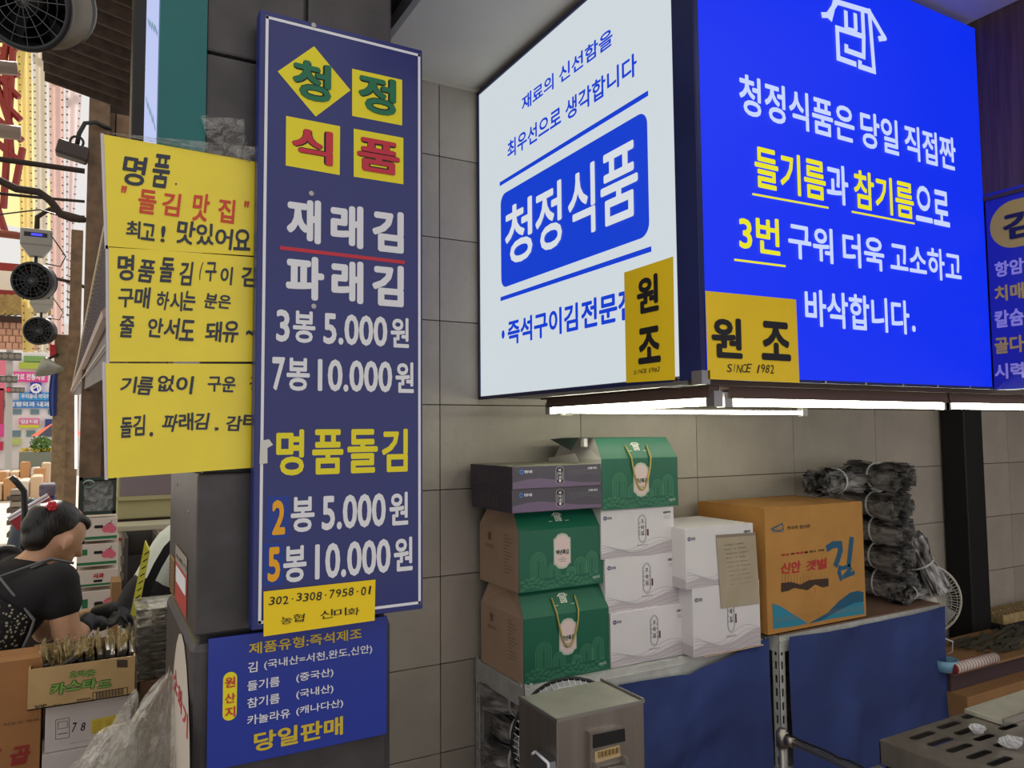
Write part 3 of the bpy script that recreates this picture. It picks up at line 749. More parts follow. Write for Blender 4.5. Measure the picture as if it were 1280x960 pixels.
    if open_side:
        g = MB(); g.add([(x0-.05, ys+.01, z1+.002), (x0+.012, ys, z1+.001), (x0+.012, yt, z1+.001), (x0-.05, yt, z1-.004), (x0-.085, yf+.06, zf+.03)], [(0, 1, 2, 3), (0, 3, 4)])
        part('open_flap', g, mat('flap_dark', (42, 60, 54), .6), t)
        g = MB(); g.prism([(x0-.002, yf+.03, z0+.02), (x0-.002, yb-.04, z0+.02), (x0-.06, yb-.05, zf), (x0-.066, yf+.06, zf+.02)], (.001, .001, 0))
        g.box(x0-.03, x0-.015, yf+.06, yf+.08, z1-.03, z1-.001)
        part('inner_flap', g, mat('flap_white', (206, 200, 196), .6), t)
    return t
gx0, gx1 = c0.x, onY(762, 833, SY).x
hv = onY(653.7, 774.8, SY).z-SZ; hs = (onY(648.5, 743, SY).z-SZ-hv)*.98
gift_box(gx0, gx1, SY, SZ, hv, hs, 'green gift box with cord handle, standing directly on the shelf', True)
zA = SZ+hv+hs
YA = SY+.02
ax0, ax1 = onY(649, 742, YA).x, onY(754, 730, YA).x
hvA = onY(648, 665, YA).z-zA; hsA = .062
gift_box(ax0, ax1, YA, zA, hvA, hsA, 'green gift box without visible handle, directly under two dark flat boxes', False, depth=.28)
zB = zA+hvA+hsA
# ---- two dark flat boxes
def flat_gift(x0, x1, yf, yb, z0, z1, label):
    t = thing('flat_gift_box', label, 'gift box', ((x0+x1)/2, (yf+yb)/2, z0), 'dark flat gift boxes')
    part('body', MB().box(x0, x1, yf, yb, z0, z1, bev=.0012), M_dbox, t)
    part('lid_top', MB().box(x0+.002, x1-.002, yf+.002, yb-.002, z1-.0005, z1+.001), mat('lid_olive', (150, 148, 128), .6), t)
    F = FY(yf); h = z1-z0; w_ = x1-x0
    g = MB(); F.poly(g, [(x0+.001, z0+.002), (x1-.001, z0+.002), (x1-.001, z0+h*.16), (x0+w_*.75, z0+h*.2), (x0+w_*.55, z0+h*.32), (x0+w_*.3, z0+h*.46), (x0+w_*.15, z0+h*.42), (x0+.001, z0+h*.3)], .0006)
    part('wave_print', g, M_dwave, t)
    g = MB()
    for k in range(5): F.stroke(g, [(x0+w_*.62+w_*.38*i/6, z0+h*(.45+.07*k)+h*.14*math.sin(i*.5)*(1-k*.15)) for i in range(7)], .0008, .0006)
    part('line_print', g, mat('print_slate', (104, 108, 110), .5), t, stuff=True)
    cx = x0+w_*.52; g = MB(); F.rrect(g, cx-.016, z0+h*.16, cx+.016, z0+h*.94, .012, .0008); part('label_border', g, mat('print_lightgray', (196, 190, 196), .5), t)
    g = MB(); F.rrect(g, cx-.0148, z0+h*.175, cx+.0148, z0+h*.925, .011, .0012); lb = part('label_plaque', g, mat('plaque_dark', (44, 40, 50), .5), t)
    g = MB()
    for k, ch in enumerate('바다선물'): F.text(g, ch, cx-.005, z0+h*(.72-.16*k), cx+.005, z0+h*(.85-.16*k), .03, .0016)
    for s in (-1, 1): F.stroke(g, [(cx+s*.010, z0+h*.35), (cx+s*.010, z0+h*.7)], .0012, .0016)
    part('lettering', g, M_white, lb)
    g = MB(); F.arc(g, x0+.034, z1-h*.24, .006, 0, 360, .0032, .0008, 10); part('logo', g, mat('logo_blue', (70, 130, 210), .5), t)
    g = MB(); F.text(g, '청정식품', x0+.044, z1-h*.30, x0+.074, z1-h*.17, .03); F.text(g, '선물세트', x1-.055, z1-h*.22, x1-.016, z1-h*.12, .02); part('lettering', g, M_white, t)
    L = FX(x0-.0003); g = MB()
    for k in range(7): L.stroke(g, [(-(yb-.07-.02*k), z0+h*.2), (-(yb-.068-.02*k), z0+h*(.6+.06*(k % 4)))], .0035, .0006)
    part('side_print', g, mat('print_taupe', (128, 112, 102), .6), t, stuff=True)
    return t
YD = SY+.0
dx0, dx1 = onY(640, 637, YD).x, onY(752, 626, YD).x; hD = .074
flat_gift(dx0, dx1, YD, YD+.29, zB, zB+hD, 'dark flat gift box lying directly on the green box')
flat_gift(dx0+.0, dx1-.004, YD-.003, YD+.30, zB+hD+.0015, zB+2*hD, 'dark flat gift box, topmost of its stack')

# ---- white cartons
def white_carton(x0, x1, yf, yb, z0, z1, label, mark=True):
    t = thing('white_carton', label, 'box', ((x0+x1)/2, (yf+yb)/2, z0), 'white cartons with an oval emblem')
    part('body', MB().box(x0, x1, yf, yb, z0, z1, bev=.0012), M_wbox, t)
    F = FY(yf); h = z1-z0; w_ = x1-x0
    L = FX(x0)
    g = MB()
    for base, c_ in ((0, 1),):
        F.poly(g, [(x0+.001, z0+.002), (x1-.001, z0+.002), (x1-.001, z0+h*.27), (x0+w_*.85, z0+h*.25), (x0+w_*.6, z0+h*.14), (x0+w_*.4, z0+h*.1), (x0+w_*.2, z0+h*.17), (x0+.001, z0+h*.12)], .0006)
    L.poly(g, [(-(yb-.002), z0+.002), (-(yf+.002), z0+.002), (-(yf+.002), z0+h*.16), (-((yf+yb)/2), z0+h*.2), (-(yb-.002), z0+h*.14)], .0006)
    part('wave_print', g, mat('wave_pale', (196, 186, 192), .6), t)
    g = MB()
    for k in range(5): F.stroke(g, [(x0+.003+(w_-.006)*i/14, z0+h*(.025+.045*k)+h*(.035+.012*k)*math.sin(i*.55+k*.5)+h*.02*k*i/14) for i in range(15)], .0009, .001)
    part('line_print', g, M_gray, t, stuff=True)
    cx = x0+w_*.55; cz = z0+h*.56
    g = MB(); R = [(cx+.017, cz-h*.2), (cx+.017, cz+h*.2), (cx+.009, cz+h*.27), (cx, cz+h*.29), (cx-.009, cz+h*.27), (cx-.017, cz+h*.2), (cx-.017, cz-h*.2), (cx-.009, cz-h*.27), (cx, cz-h*.29), (cx+.009, cz-h*.27), (cx+.017, cz-h*.2)]
    F.stroke(g, R, .0013, .001); F.stroke(g, [(cx+(a-cx)*.86, cz+(b-cz)*.92) for a, b in R], .0006, .001)
    for s in (-1, 1):
        for k in range(4): F.stroke(g, [(cx+s*.0115, cz+h*(.13-.08*k)), (cx+s*.0115, cz+h*(.10-.08*k))], .0014, .001)
    for k, ch in enumerate('구이김'): F.text(g, ch, cx-.006, cz+h*(.10-.12*k), cx+.006, cz+h*(.19-.12*k), .03)
    F.hand(g, [], (0, 0), (1, 1)) if False else None
    F.text(g, 'Premium gift set', cx-.024, z0+h*.20, cx+.024, z0+h*.235, 0, shear=.2)
    F.text(g, '청정식품', x0+.026, z1-h*.20, x0+.045, z1-h*.145, .02); F.text(g, '선물세트', x1-.05, z1-h*.16, x1-.014, z1-h*.11, .03)
    for k in range(2): F.stroke(g, [(x1-.046, z1-h*(.22+.04*k)), (x1-.016, z1-h*(.22+.04*k))], .001, .001)
    part('lettering', g, mat('print_charcoal', (70, 68, 80), .5), t)
    g = MB(); F.arc(g, x0+.017, z1-h*.17, .0052, 0, 360, .0036, .001, 10); part('logo', g, mat('logo_navy', (34, 44, 110), .5), t)
    g = MB(); F.rrect(g, cx+.021, cz-h*.16, cx+.028, cz-h*.02, .002, .001); part('seal', g, mat('seal_red', (92, 34, 44), .5), t)
    return t
W1x0, W1x1 = onY(764, 833, SY).x, onY(860, 814, SY).x; hW = onY(762, 767.5, SY).z-SZ
gA = white_carton(W1x0, W1x1, SY, 2.42, SZ, SZ+hW, 'white carton at the foot of the stack next to the lower green box')
W2x0, W2x1 = onY(757, 767, SY+.012).x, onY(849, 750, SY+.012).x
white_carton(W2x0, W2x1, SY+.012, 2.43, SZ+hW, SZ+2*hW, 'white carton in the middle of the stack beside the green boxes')
W3x0, W3x1 = onY(752, 705, SY+.012).x, onY(843, 690, SY+.012).x
hW3 = (onY(752, 644, SY+.012).z-onY(752, 706, SY+.012).z)
white_carton(W3x0, W3x1, SY+.012, 2.43, SZ+2*hW, SZ+2*hW+hW3, 'white carton supporting the green gift box with the open end')
zG = SZ+2*hW+hW3; YG = SY+.0
hx0, hx1 = onY(753, 646, YG).x, onY(848, 635, YG).x
hvG = onY(752.5, 574, YG).z-zG; hsG = onY(747.5, 547.5, YG+.045).z-onY(752.5, 574, YG).z
gift_box(hx0, hx1, YG, zG, hvG, max(.05, hsG), 'green gift box with cord handle and open end, on top of the white cartons', True, open_side=True)
YC = SY-.06
V1x0, V1x1 = onY(867, 812, YC).x, onY(951, 799, YC).x; zV = SZ; hV = onY(861, 737, YC).z-zV
solo('cardboard_sheet', MB().box(W1x1+.02, V1x1+.01, YC-.004, 2.3, SZ-.0005, SZ+.0025), M_kraft, 'thin cardboard sheet on the shelf under the two right-hand white cartons', 'cardboard')
white_carton(V1x0, V1x1, YC, 2.36, zV+.003, zV+hV, 'white carton under the one with the tan paper, left of the brown carton')
V2x0, V2x1 = onY(858, 737, YC).x, onY(943, 722, YC).x; hV2 = onY(857, 661, YC).z-onY(858, 737, YC).z
white_carton(V2x0, V2x1, YC, 2.35, zV+hV, zV+hV+hV2, 'white carton with the tan paper taped on, left of the brown carton')
# tan paper note
F = FY(YC-.003)
q = [F.px(*p) for p in ((901.6, 760.7), (949.8, 754), (943.8, 665.5), (895, 668.8))]
t = thing('paper_note', 'tan paper with handwritten prices taped over the front of two white cartons', 'note', F.at(*q[0]))
mb = MB(); mb.prism([F.at(u, v, .001) for u, v in q], (0, .0008, 0)); part('sheet', mb, mat('paper_tan', (172, 158, 136), .8, var=.1), t)
mb = MB()
for k in range(10):
    y = 679+k*5.4; x = 904+k*.9
    F.hand(mb, [('재래김' if k % 2 == 0 else '돌김·', x, x+11), ('5.000원', x+12, x+25+(k % 3)*2)], (x, y+3.4), (x+26, y-1), .0, .002, sh=.1)
part('lettering', mb, M_inkw, t, stuff=True)
mb = MB(); F.ppoly(mb, [(895, 668.8), (944, 665.5), (944, 669), (895.5, 672.5)], .0016); part('tape', mb, mat('tape_brown', (130, 116, 98), .3), t)

# ---- big brown carton
YK = 2.055
K0 = onY(960, 796, YK); kx0 = K0.x; kx1 = onY(1083, 775, YK).x; kz0 = CZ+.004; kz1 = onY(960, 637, YK).z; kyb = YK+.36
t = thing('cardboard_carton', 'big ochre cardboard carton with a large blue syllable, on the shelf beside the white cartons', 'box', ((kx0+kx1)/2, YK+.2, kz0))
mb = MB(); e = .004
mb.box(kx0, kx1, YK, YK+e, kz0, kz1); mb.box(kx0, kx1, kyb-e, kyb, kz0, kz1); mb.box(kx0, kx0+e, YK+e, kyb-e, kz0, kz1); mb.box(kx1-e, kx1, YK+e, kyb-e, kz0, kz1); mb.box(kx0, kx1, YK, kyb, kz0, kz0+e)
part('body', mb, M_card, t)
for s in (0, 1):
    y0 = YK+.001 if s == 0 else (YK+kyb)/2+.0015; y1 = (YK+kyb)/2-.0015 if s == 0 else kyb-.001
    part('flap', MB().box(kx0+.001, kx1-.001, y0, y1, kz1, kz1+.004), M_card, t)
part('flap', MB().box(kx0-.001, kx0+.1, YK+.02, kyb-.02, kz1+.004, kz1+.007), M_card, t)
F = FY(YK); bl = mat('print_seablue', (20, 84, 116), .6); bl2 = mat('print_aqua', (36, 130, 158), .6)
C3 = lambda x, y: F.px(880+x/5.332, 620+y/5.332)
mb = MB(); F.T(mb, '천사의 섬신안', (983.7, 662.5), (1012.3, 655), .02)
F.words(mb, [('과', 987.5, 993), ('을', 1005, 1010), ('맞고', 1012, 1020), ('자란', 1022, 1030.5)], (976, 695.5), (1030, 686), .03)
part('lettering', mb, M_ink, t, label='small black print')
mb = MB(); F.words(mb, [('햇살', 976, 986.5), ('해풍', 994, 1004.5)], (976, 695.5), (1030, 686), .03)
F.hand(mb, [('신안', 975, 1001), ('갯벌', 1007, 1034)], (975, 719), (1034, 696), .035, .0012, sh=.25); part('lettering', mb, mat('print_crimson', (176, 42, 40), .6), t, label='red brush lettering')
mb = MB()                                                # the big blue brush syllable
F.stroke(mb, [C3(*p) for p in ((828, 345), (860, 325), (905, 322), (908, 360), (895, 410), (880, 452))], .027)
F.stroke(mb, [C3(*p) for p in ((982, 292), (975, 360), (965, 450))], .026)
F.stroke(mb, [C3(*p) for p in ((905, 478), (900, 510), (912, 548))], .02); F.stroke(mb, [C3(*p) for p in ((925, 480), (965, 468), (975, 485), (945, 520), (935, 535), (995, 512))], .017)
F.stroke(mb, [C3(*p) for p in ((448, 222), (520, 184), (528, 222), (498, 232), (455, 228))], .005); F.stroke(mb, [C3(*p) for p in ((460, 200), (470, 222))], .002)
F.stroke(mb, [C3(*p) for p in ((480, 196), (488, 222))], .002); F.stroke(mb, [C3(*p) for p in ((455, 242), (535, 236))], .002)
part('lettering', mb, bl, t, label='blue brush syllable and small sea logo')
mb = MB(); F.poly(mb, [C3(*p) for p in ((462, 885), (455, 715), (510, 735), (580, 780), (640, 815), (690, 848), (600, 868))])
F.poly(mb, [C3(*p) for p in ((700, 850), (860, 815), (1068, 785), (1062, 700), (960, 720), (850, 780))]); part('wave_print', mb, bl2, t)
mb = MB(); F.poly(mb, [C3(*p) for p in ((700, 848), (820, 780), (900, 700), (970, 645), (1020, 632), (1062, 640), (1062, 703), (1000, 712), (900, 760), (780, 830))], .0014); part('wave_print', mb, bl, t, label='darker blue wave')
mb = MB()
for k in range(34):
    x = 470+k*17.6; y = 828-k*2.4; F.stroke(mb, [C3(x, y+14), C3(x+14, y-20)], .0013, .0018)
part('wave_lines', mb, M_card, t, stuff=True)
mb = MB(); F.poly(mb, [C3(*p) for p in ((513, 580), (580, 572), (640, 590), (700, 560), (828, 548), (830, 600), (790, 610), (740, 590), (690, 628), (600, 612), (560, 632), (513, 640))], .001)
for k in range(16): F.stroke(mb, [C3(520+k*20, 590), C3(520+k*20, 535-(k*37 % 22))], .001)
for k in range(5): F.stroke(mb, [C3(530+k*70, 610), C3(530+k*70, 645)], .001)
part('picture_print', mb, mat('print_umber', (60, 40, 30), .7), t, stuff=True)

# ---- laver bundles in plastic
M_bl = mat('bundle_film', (205, 201, 200), .18, .35, var=.9, vscale=45, bump=.9, bscale=90, stretch=(.2, 1, 1), c2=(40, 38, 40))
def bundle_mb(Lh, r, seed, flat=.8, n=150):
    """sheaf of thin wrapped laver strips, pinched by a tie in the middle; lies along local X"""
    rn = random.Random(seed); mb = MB()
    for k in range(n):
        a = rn.uniform(0, 2*math.pi); q = math.sqrt(rn.random()); L0 = Lh*rn.uniform(.8, 1.12); L1 = Lh*rn.uniform(.8, 1.12); w_ = rn.uniform(.012, .024)
        pts = []
        for i in range(7):
            s = -L0+(L0+L1)*i/6; pin = .62+.38*min(1, abs(s)/(Lh*.55))
            jit = V((0, rn.uniform(-.004, .004), rn.uniform(-.004, .004)))
            droop = -.10*max(0, abs(s)-Lh*.5)*r*10*(.3+q)
            pts.append(V((s, math.cos(a)*q*r*pin, math.sin(a)*q*r*flat*pin+droop*.3))+jit)
        up = V((0, math.sin(a+rn.uniform(-.6, .6)), math.cos(a)))
        vs = []
        for p in pts: vs += [p-up*w_/2, p+up*w_/2]
        mb.add(vs, [(2*i, 2*i+1, 2*i+3, 2*i+2) for i in range(6)])
    zmin = min(p.z for p in mb.v)
    for p in mb.v: p.z -= zmin
    return mb, -zmin
BP = []
for s in (1, 2, 3):
    mb, c_ = bundle_mb(.125, .062, s, n=220)
    t = thing('laver_bundle', 'x', 'laver bundle', (0, 0, 0), 'plastic-wrapped laver bundles')
    part('laver_sheets', mb, M_bl, t, smooth=True, stuff=True, fixn=False)
    g = MB().ring((0, 0, 0), (1, 0, 0), 1, .075, 20, 5); g.v = [V((p.x*.06, p.y*.050, p.z*.043+c_)) for p in g.v]
    part('tie', g, mat('tie_white', (210, 208, 205), .4), t, smooth=True); BP.append(t)
def bundle(i, loc, rot, label, first=[0, 0, 0]):
    src = BP[i]
    
    if not first[i]: first[i] = 1; o = src; o['label'] = label; o.location = V(loc)
    else: o = dup(src, (0, 0, 0)); o.location = V(loc); o['label'] = label
    o.rotation_euler = rot; o.scale = (1.12, 1.18, 1.38); return o
bx = onY(1102, 760, 2.25).x; bz = CZ+.004
for k, lb in enumerate(('lowest laver bundle of the column between brown carton and desk fan', 'second laver bundle from the foot of the column right of the big brown carton', 'middle laver bundle of the column right of the big brown carton', 'laver bundle just under the top pair, right of the big brown carton')):
    bundle(k % 3, (bx, 2.26, bz+.118*k), (0, 0, math.radians((95, 84, 92, 80)[k])), lb)
ztb = max(kz1+.02, bz+.3)
hh = .105
def sc(o, s): o.scale = s; return o
sc(bundle(0, (onY(1040, 620, 2.3).x, 2.28, kz1+.008), (0, 0, math.radians(8)), 'laver bundle lying on top of the brown carton near the wall'), (1.15, 1.15, 1.25))
sc(bundle(1, (onY(1095, 620, 2.25).x, 2.24, kz1+.012), (0, 0, math.radians(78)), 'topmost laver bundle at the right corner of the brown carton'), (1.2, 1.2, 1.4))
sc(bundle(2, (onY(1137, 750, 2.2).x, 2.20, bz+.118), (0, math.radians(62), math.radians(-25)), 'laver bundle leaning upright beside the white desk fan'), (1.05, 1.15, 1.3))
sc(bundle(0, (onY(1128, 765, 2.17).x, 2.14, bz+.0), (0, 0, math.radians(12)), 'low laver bundle at the front right corner of the brown board'), (.8, .8, .8))
# bundles on the lower shelf, left end
for k in range(4):
    bundle(k % 3, (SX0+.09, 2.24+.03*(k % 2), .362+.098*k), (0, 0, math.radians(90+(-12, 9, -6, 14, 3)[k])), ('lowest laver bundle on the lower shelf under the green boxes', 'second laver bundle up on the lower shelf under the green boxes', 'third laver bundle up on the lower shelf under the green boxes', 'fourth laver bundle up on the lower shelf under the green boxes', 'topmost laver bundle on the lower shelf under the green boxes')[k])

# ---- fans
def fan(name, c, ax, R, col_rim, col_wire, label, depth=.07, blades=True, base_z=None, body=None):
    c = V(c); ax = V(ax).normalized(); t = thing(name, label, 'fan', (c.x, c.y, base_z if base_z is not None else c.z-R))
    g = MB(); g.ring(c, ax, R, .0055, 40, 6); part('rim', g, col_rim, t, smooth=True)
    u = ax.orthogonal().normalized(); w_ = ax.cross(u); g = MB()
    for k in range(60):
        a = 2*math.pi*k/60; d = u*math.cos(a)+w_*math.sin(a); e = u*math.cos(a+.12)+w_*math.sin(a+.12)
        g.tube([c+d*R, c+d*R*.93+ax*depth*.45, c+(d+e)*.5*R*.6+ax*depth*.8, c+e*R*.2+ax*depth*.95], .0011, 4, False)
    for r, h in ((.93, .45), (.78, .66), (.6, .8), (.4, .9)): g.ring(c+ax*depth*h, ax, R*r, .0011, 36, 4)
    part('front_grille', g, col_wire, t, stuff=True)
    g = MB()
    for k in range(40):
        a = 2*math.pi*k/40; d = u*math.cos(a)+w_*math.sin(a); g.tube([c+d*R, c+d*R*.9-ax*depth*.5, c+d*R*.25-ax*depth*.85], .0011, 4, False)
    part('rear_grille', g, col_wire, t, stuff=True)
    part('hub', MB().lathe(c, ax, [(0, depth*1.0), (R*.18, depth*.98), (R*.2, depth*.88), (R*.2, depth*.8), (0, depth*.8)], 20), col_rim, t, smooth=True)
    part('motor', MB().lathe(c, ax, [(0, -depth*2.2), (R*.22, -depth*2.1), (R*.32, -depth*1.5), (R*.32, -depth*.8), (0, -depth*.75)], 20), body or col_rim, t, smooth=True)
    for k in range(4):
        a0 = 2*math.pi*k/4
        def fn(p, q):
            a = a0+(p-.5)*.9; r = R*(.15+.72*q); return c+(u*math.cos(a)+w_*math.sin(a))*r+ax*((p-.5)*depth*.7)
        part('blade', MB().grid(fn, 5, 5), mat('blade_gray', (170, 176, 182), .4), t, smooth=True)
    return t
fc = onY(713, 924, 1.90)
f1 = fan('floor_fan', fc, (-.35, -1, .02), .172, M_black, M_white, 'round fan with black rim and white grille behind the steel machine', base_z=0)
part('pole', MB().tube([(fc.x+.03, 1.99, .03), (fc.x+.03, 1.99, fc.z)], .012, 10), M_alu, f1, smooth=True)
part('base', MB().lathe((fc.x+.03, 1.99, 0), (0, 0, 1), [(0, 0), (.13, 0), (.13, .015), (.03, .035), (0, .035)], 28), M_black, f1, smooth=True)
fc = onY(1156, 748, 2.20)
f2 = fan('desk_fan', fc, (-.6, -.8, .03), .158, mat('fan_cream', (206, 200, 186), .4), mat('fan_wire', (196, 190, 178), .4), 'cream desk fan by the tiled wall, right of the laver bundles', base_z=.545)
part('neck', MB().tube([(fc.x+.05, 2.25, .56), (fc.x+.04, 2.25, fc.z)], [.03, .018], 10), MATS['fan_cream'], f2, smooth=True)
part('base', MB().lathe((fc.x+.06, 2.235, .545), (0, 0, 1), [(0, 0), (.09, 0), (.09, .015), (.04, .04), (0, .04)], 24), MATS['fan_cream'], f2, smooth=True)
part('cord', MB().tube([(fc.x+.10, 2.20, .55), (fc.x+.13, 2.16, .58), (fc.x+.12, 2.15, .63), (fc.x+.06, 2.2, .66)], .003, 6), M_white, f2, smooth=True)

# ---- steel roasting machine
YM = 1.6
m0 = onY(696, 899, YM); m1 = onY(805, 877, YM); myb = onX(648, 870, m0.x).y; mz1 = m0.z; mz0 = .50
t = thing('roasting_machine', 'brushed steel box-shaped roasting machine in front of the shelves', 'machine', ((m0.x+m1.x)/2, (YM+myb)/2, mz0))
part('body', MB().box(m0.x, m1.x, YM, myb, mz0, mz1-.006, bev=.003), M_inox, t)
part('top_plate', MB().box(m0.x+.006, m1.x-.006, YM+.004, myb-.002, mz1-.006, mz1-.003), mat('steel_top', (186, 182, 168), .4, .45, var=.15, vscale=10), t)
part('top_rim', MB().box(m0.x-.001, m1.x+.001, YM-.002, YM+.003, mz1-.008, mz1), M_alu, t); part('top_rim', MB().box(m1.x-.003, m1.x+.001, YM, myb, mz1-.008, mz1+.003), M_alu, t)
part('top_rim', MB().box(m0.x-.001, m0.x+.003, YM, myb, mz1-.008, mz1), M_alu, t)
F = FY(YM); C5 = lambda x, y: F.px(600+x/5.333, 820+y/5.333)
def frbox(poly, d0, d1, name, m, parent, label=None):
    q = [C5(*p) for p in poly]; mb = MB().prism([F.at(u, v, d1) for u, v in q], F.N*(d0-d1)); return part(name, mb, m, parent, label=label)
cp = frbox([(715, 860), (930, 800), (930, 462), (712, 500)], .0, .014, 'control_panel', M_inox, t)
frbox([(732, 600), (942, 552), (938, 470), (732, 512)], .014, .017, 'display', M_black, cp)
frbox([(745, 700), (912, 652), (905, 580), (745, 625)], .014, .0155, 'button_plate', mat('button_beige', (196, 172, 124), .5), cp)
for k in range(6):
    x = 762+k*24; frbox([(x, 660-k*6), (x+14, 657-k*6), (x+14, 622-k*6), (x, 626-k*6)], .0155, .021, 'button', mat('button_tan', (150, 120, 76), .5), cp)
for x in (735, 925): frbox([(x, 750-(x-735)*.22), (x+14, 747-(x-735)*.22), (x+14, 690-(x-735)*.22), (x, 693-(x-735)*.22)], .014, .03, 'bracket', M_alu, cp)
frbox([(735, 755), (935, 712), (935, 700), (735, 742)], .02, .03, 'handle_bar', M_alu, cp)
L = FX(m0.x); q = [L.px(600+x/5.333, 820+y/5.333) for x, y in ((398, 640), (420, 626), (505, 700), (510, 745), (510, 860), (398, 860))]
mb = MB()
for i in range(len(q)-1):
    mb.tube([L.at(*q[i], .022), L.at(*q[i+1], .022)], .0035, 8)
part('handle', mb, M_white, t, smooth=True, label='white looped side handle')
part('handle_mount', MB().prism([L.at(*p, .02) for p in q], L.N*-.02), mat('steel_gray', (120, 120, 124), .3, .7), t)
# stand under the machine
t = thing('steel_stand', 'steel stand carrying the roasting machine', 'stand', ((m0.x+m1.x)/2, (YM+myb)/2, 0))
part('top', MB().box(m0.x-.03, m1.x+.03, YM-.03, myb+.03, mz0-.03, mz0-.001, bev=.003), M_inox, t)
for x in (m0.x-.01, m1.x+.01):
    for y in (YM-.01, myb+.01): part('leg', MB().box(x-.014, x+.014, y-.014, y+.014, 0, mz0-.03), M_inox, t)

# ---- slotted steel table, lower right
TZ = .80
T0 = onZ(1099, 925, TZ)
def slot_plate(x0, x1, y0, y1, slots, z0, z1):
    """plate with real stadium-shaped slots cut by a boolean"""
    me = bpy.data.meshes.new('p'); g = MB().box(x0, x1, y0, y1, z0, z1); me.from_pydata([tuple(p) for p in g.v], [], g.f); o = bpy.data.objects.new('p', me); COL.objects.link(o)
    c = MB()
    for sx, sy, l, w_ in slots:
        pts = []
        for cx_, a0 in ((sx+l/2-w_/2, -90), (sx-l/2+w_/2, 90)):
            for k in range(7): a = math.radians(a0+30*k); pts.append((cx_+w_/2*math.cos(a), sy+w_/2*math.sin(a), z0-.02))
        c.prism(pts, (0, 0, z1-z0+.04))
    mc = bpy.data.meshes.new('c'); mc.from_pydata([tuple(p) for p in c.v], [], c.f)
    bm = bmesh.new(); bm.from_mesh(mc); bmesh.ops.recalc_face_normals(bm, faces=bm.faces[:]); bm.to_mesh(mc); bm.free()
    bm = bmesh.new(); bm.from_mesh(me); bmesh.ops.recalc_face_normals(bm, faces=bm.faces[:]); bm.to_mesh(me); bm.free()
    oc = bpy.data.objects.new('c', mc); COL.objects.link(oc)
    b = o.modifiers.new('b', 'BOOLEAN'); b.operation = 'DIFFERENCE'; b.object = oc; b.solver = 'EXACT'
    dg = bpy.context.evaluated_depsgraph_get(); me2 = bpy.data.meshes.new_from_object(o.evaluated_get(dg))
    r = MB().add([v_.co.copy() for v_ in me2.vertices], [tuple(p.vertices) for p in me2.polygons])
    bpy.data.objects.remove(o); bpy.data.objects.remove(oc); return r
t = thing('slotted_table', 'stainless steel work table with rows of slots at the lower right', 'table', (T0.x+.5, T0.y-.4, 0))
slots = []
def sl(xa, ya, xb, yb):
    a = onZ(960+xa/4, 760+ya/4, TZ); b = onZ(960+xb/4, 760+yb/4, TZ); slots.append(((a.x+b.x)/2, (a.y+b.y)/2, abs(b.x-a.x), .022))
for s_ in ((715, 655, 830, 618), (850, 602, 958, 568), (975, 552, 1072, 520), (805, 688, 920, 648), (937, 632, 1045, 596), (900, 720, 1013, 678), (1033, 662, 1125, 630), (998, 752, 1113, 712), (1135, 692, 1240, 655), (1102, 786, 1215, 745), (1160, 608, 1240, 580)): sl(*s_)
for s_ in list(slots)[:4]:
    slots.append((s_[0]+.16, s_[1]-.34, s_[2], s_[3]))
part('top', slot_plate(T0.x, T0.x+.95, T0.y-.85, T0.y, slots, TZ-.003, TZ), M_inox, t)
mb = MB().box(T0.x, T0.x+.95, T0.y-.003, T0.y, TZ-.06, TZ-.003); mb.box(T0.x, T0.x+.003, T0.y-.85, T0.y, TZ-.06, TZ-.003); mb.box(T0.x, T0.x+.95, T0.y-.85, T0.y-.847, TZ-.06, TZ-.003)
part('apron', mb, M_inox, t)
part('tray', MB().box(T0.x+.01, T0.x+.94, T0.y-.84, T0.y-.01, TZ-.075, TZ-.065), mat('tray_dark', (62, 58, 58), .5, .5), t)
for x in (T0.x+.03, T0.x+.9):
    for y in (T0.y-.03, T0.y-.82): part('leg', MB().box(x-.02, x+.02, y-.02, y+.02, 0, TZ-.06), M_inox, t)
part('lower_ledge', MB().box(T0.x-.06, T0.x+.01, T0.y-.30, T0.y-.02, TZ-.085, TZ-.07), mat('tray_dark', (62, 58, 58), .5, .5), t)
t2 = thing('steel_sheet', 'plain steel sheet lying on the far right of the slotted table', 'sheet', (T0.x+.62, T0.y-.1, TZ))
a = onZ(1245, 905, TZ)
part('plate', MB().box(a.x, a.x+.5, a.y-.02, T0.y-.005, TZ+.001, TZ+.016, bev=.003), mat('steel_top', (186, 182, 168), .4, .45), t2)
part('rim', MB().box(a.x-.002, a.x+.5, a.y-.024, a.y-.018, TZ+.001, TZ+.02), M_alu, t2)
for lb, (px, py), s_ in (('small crumpled clear wrapper on the slotted table', (1222, 917), .022), ('larger crumpled clear wrapper near the right edge of the slotted table', (1265, 935), .027)):
    c_ = onZ(px, py, TZ); g = MB().ball(c_+V((0, 0, s_*.45)), s_, 9, (1, .8, .5))
    for p in g.v: p += V((noise.noise(p*60), noise.noise(p*60+V((9, 0, 0))), abs(noise.noise(p*60+V((0, 9, 0)))))) * s_*.6; p.z = max(p.z, TZ+.001)
    solo('wrapper', g, M_foil if s_ < .02 else film('wrap%d' % int(s_*1000), (250, 250, 250), .6, .1, .8), lb, 'wrapper', 'wrappers on the slotted table')

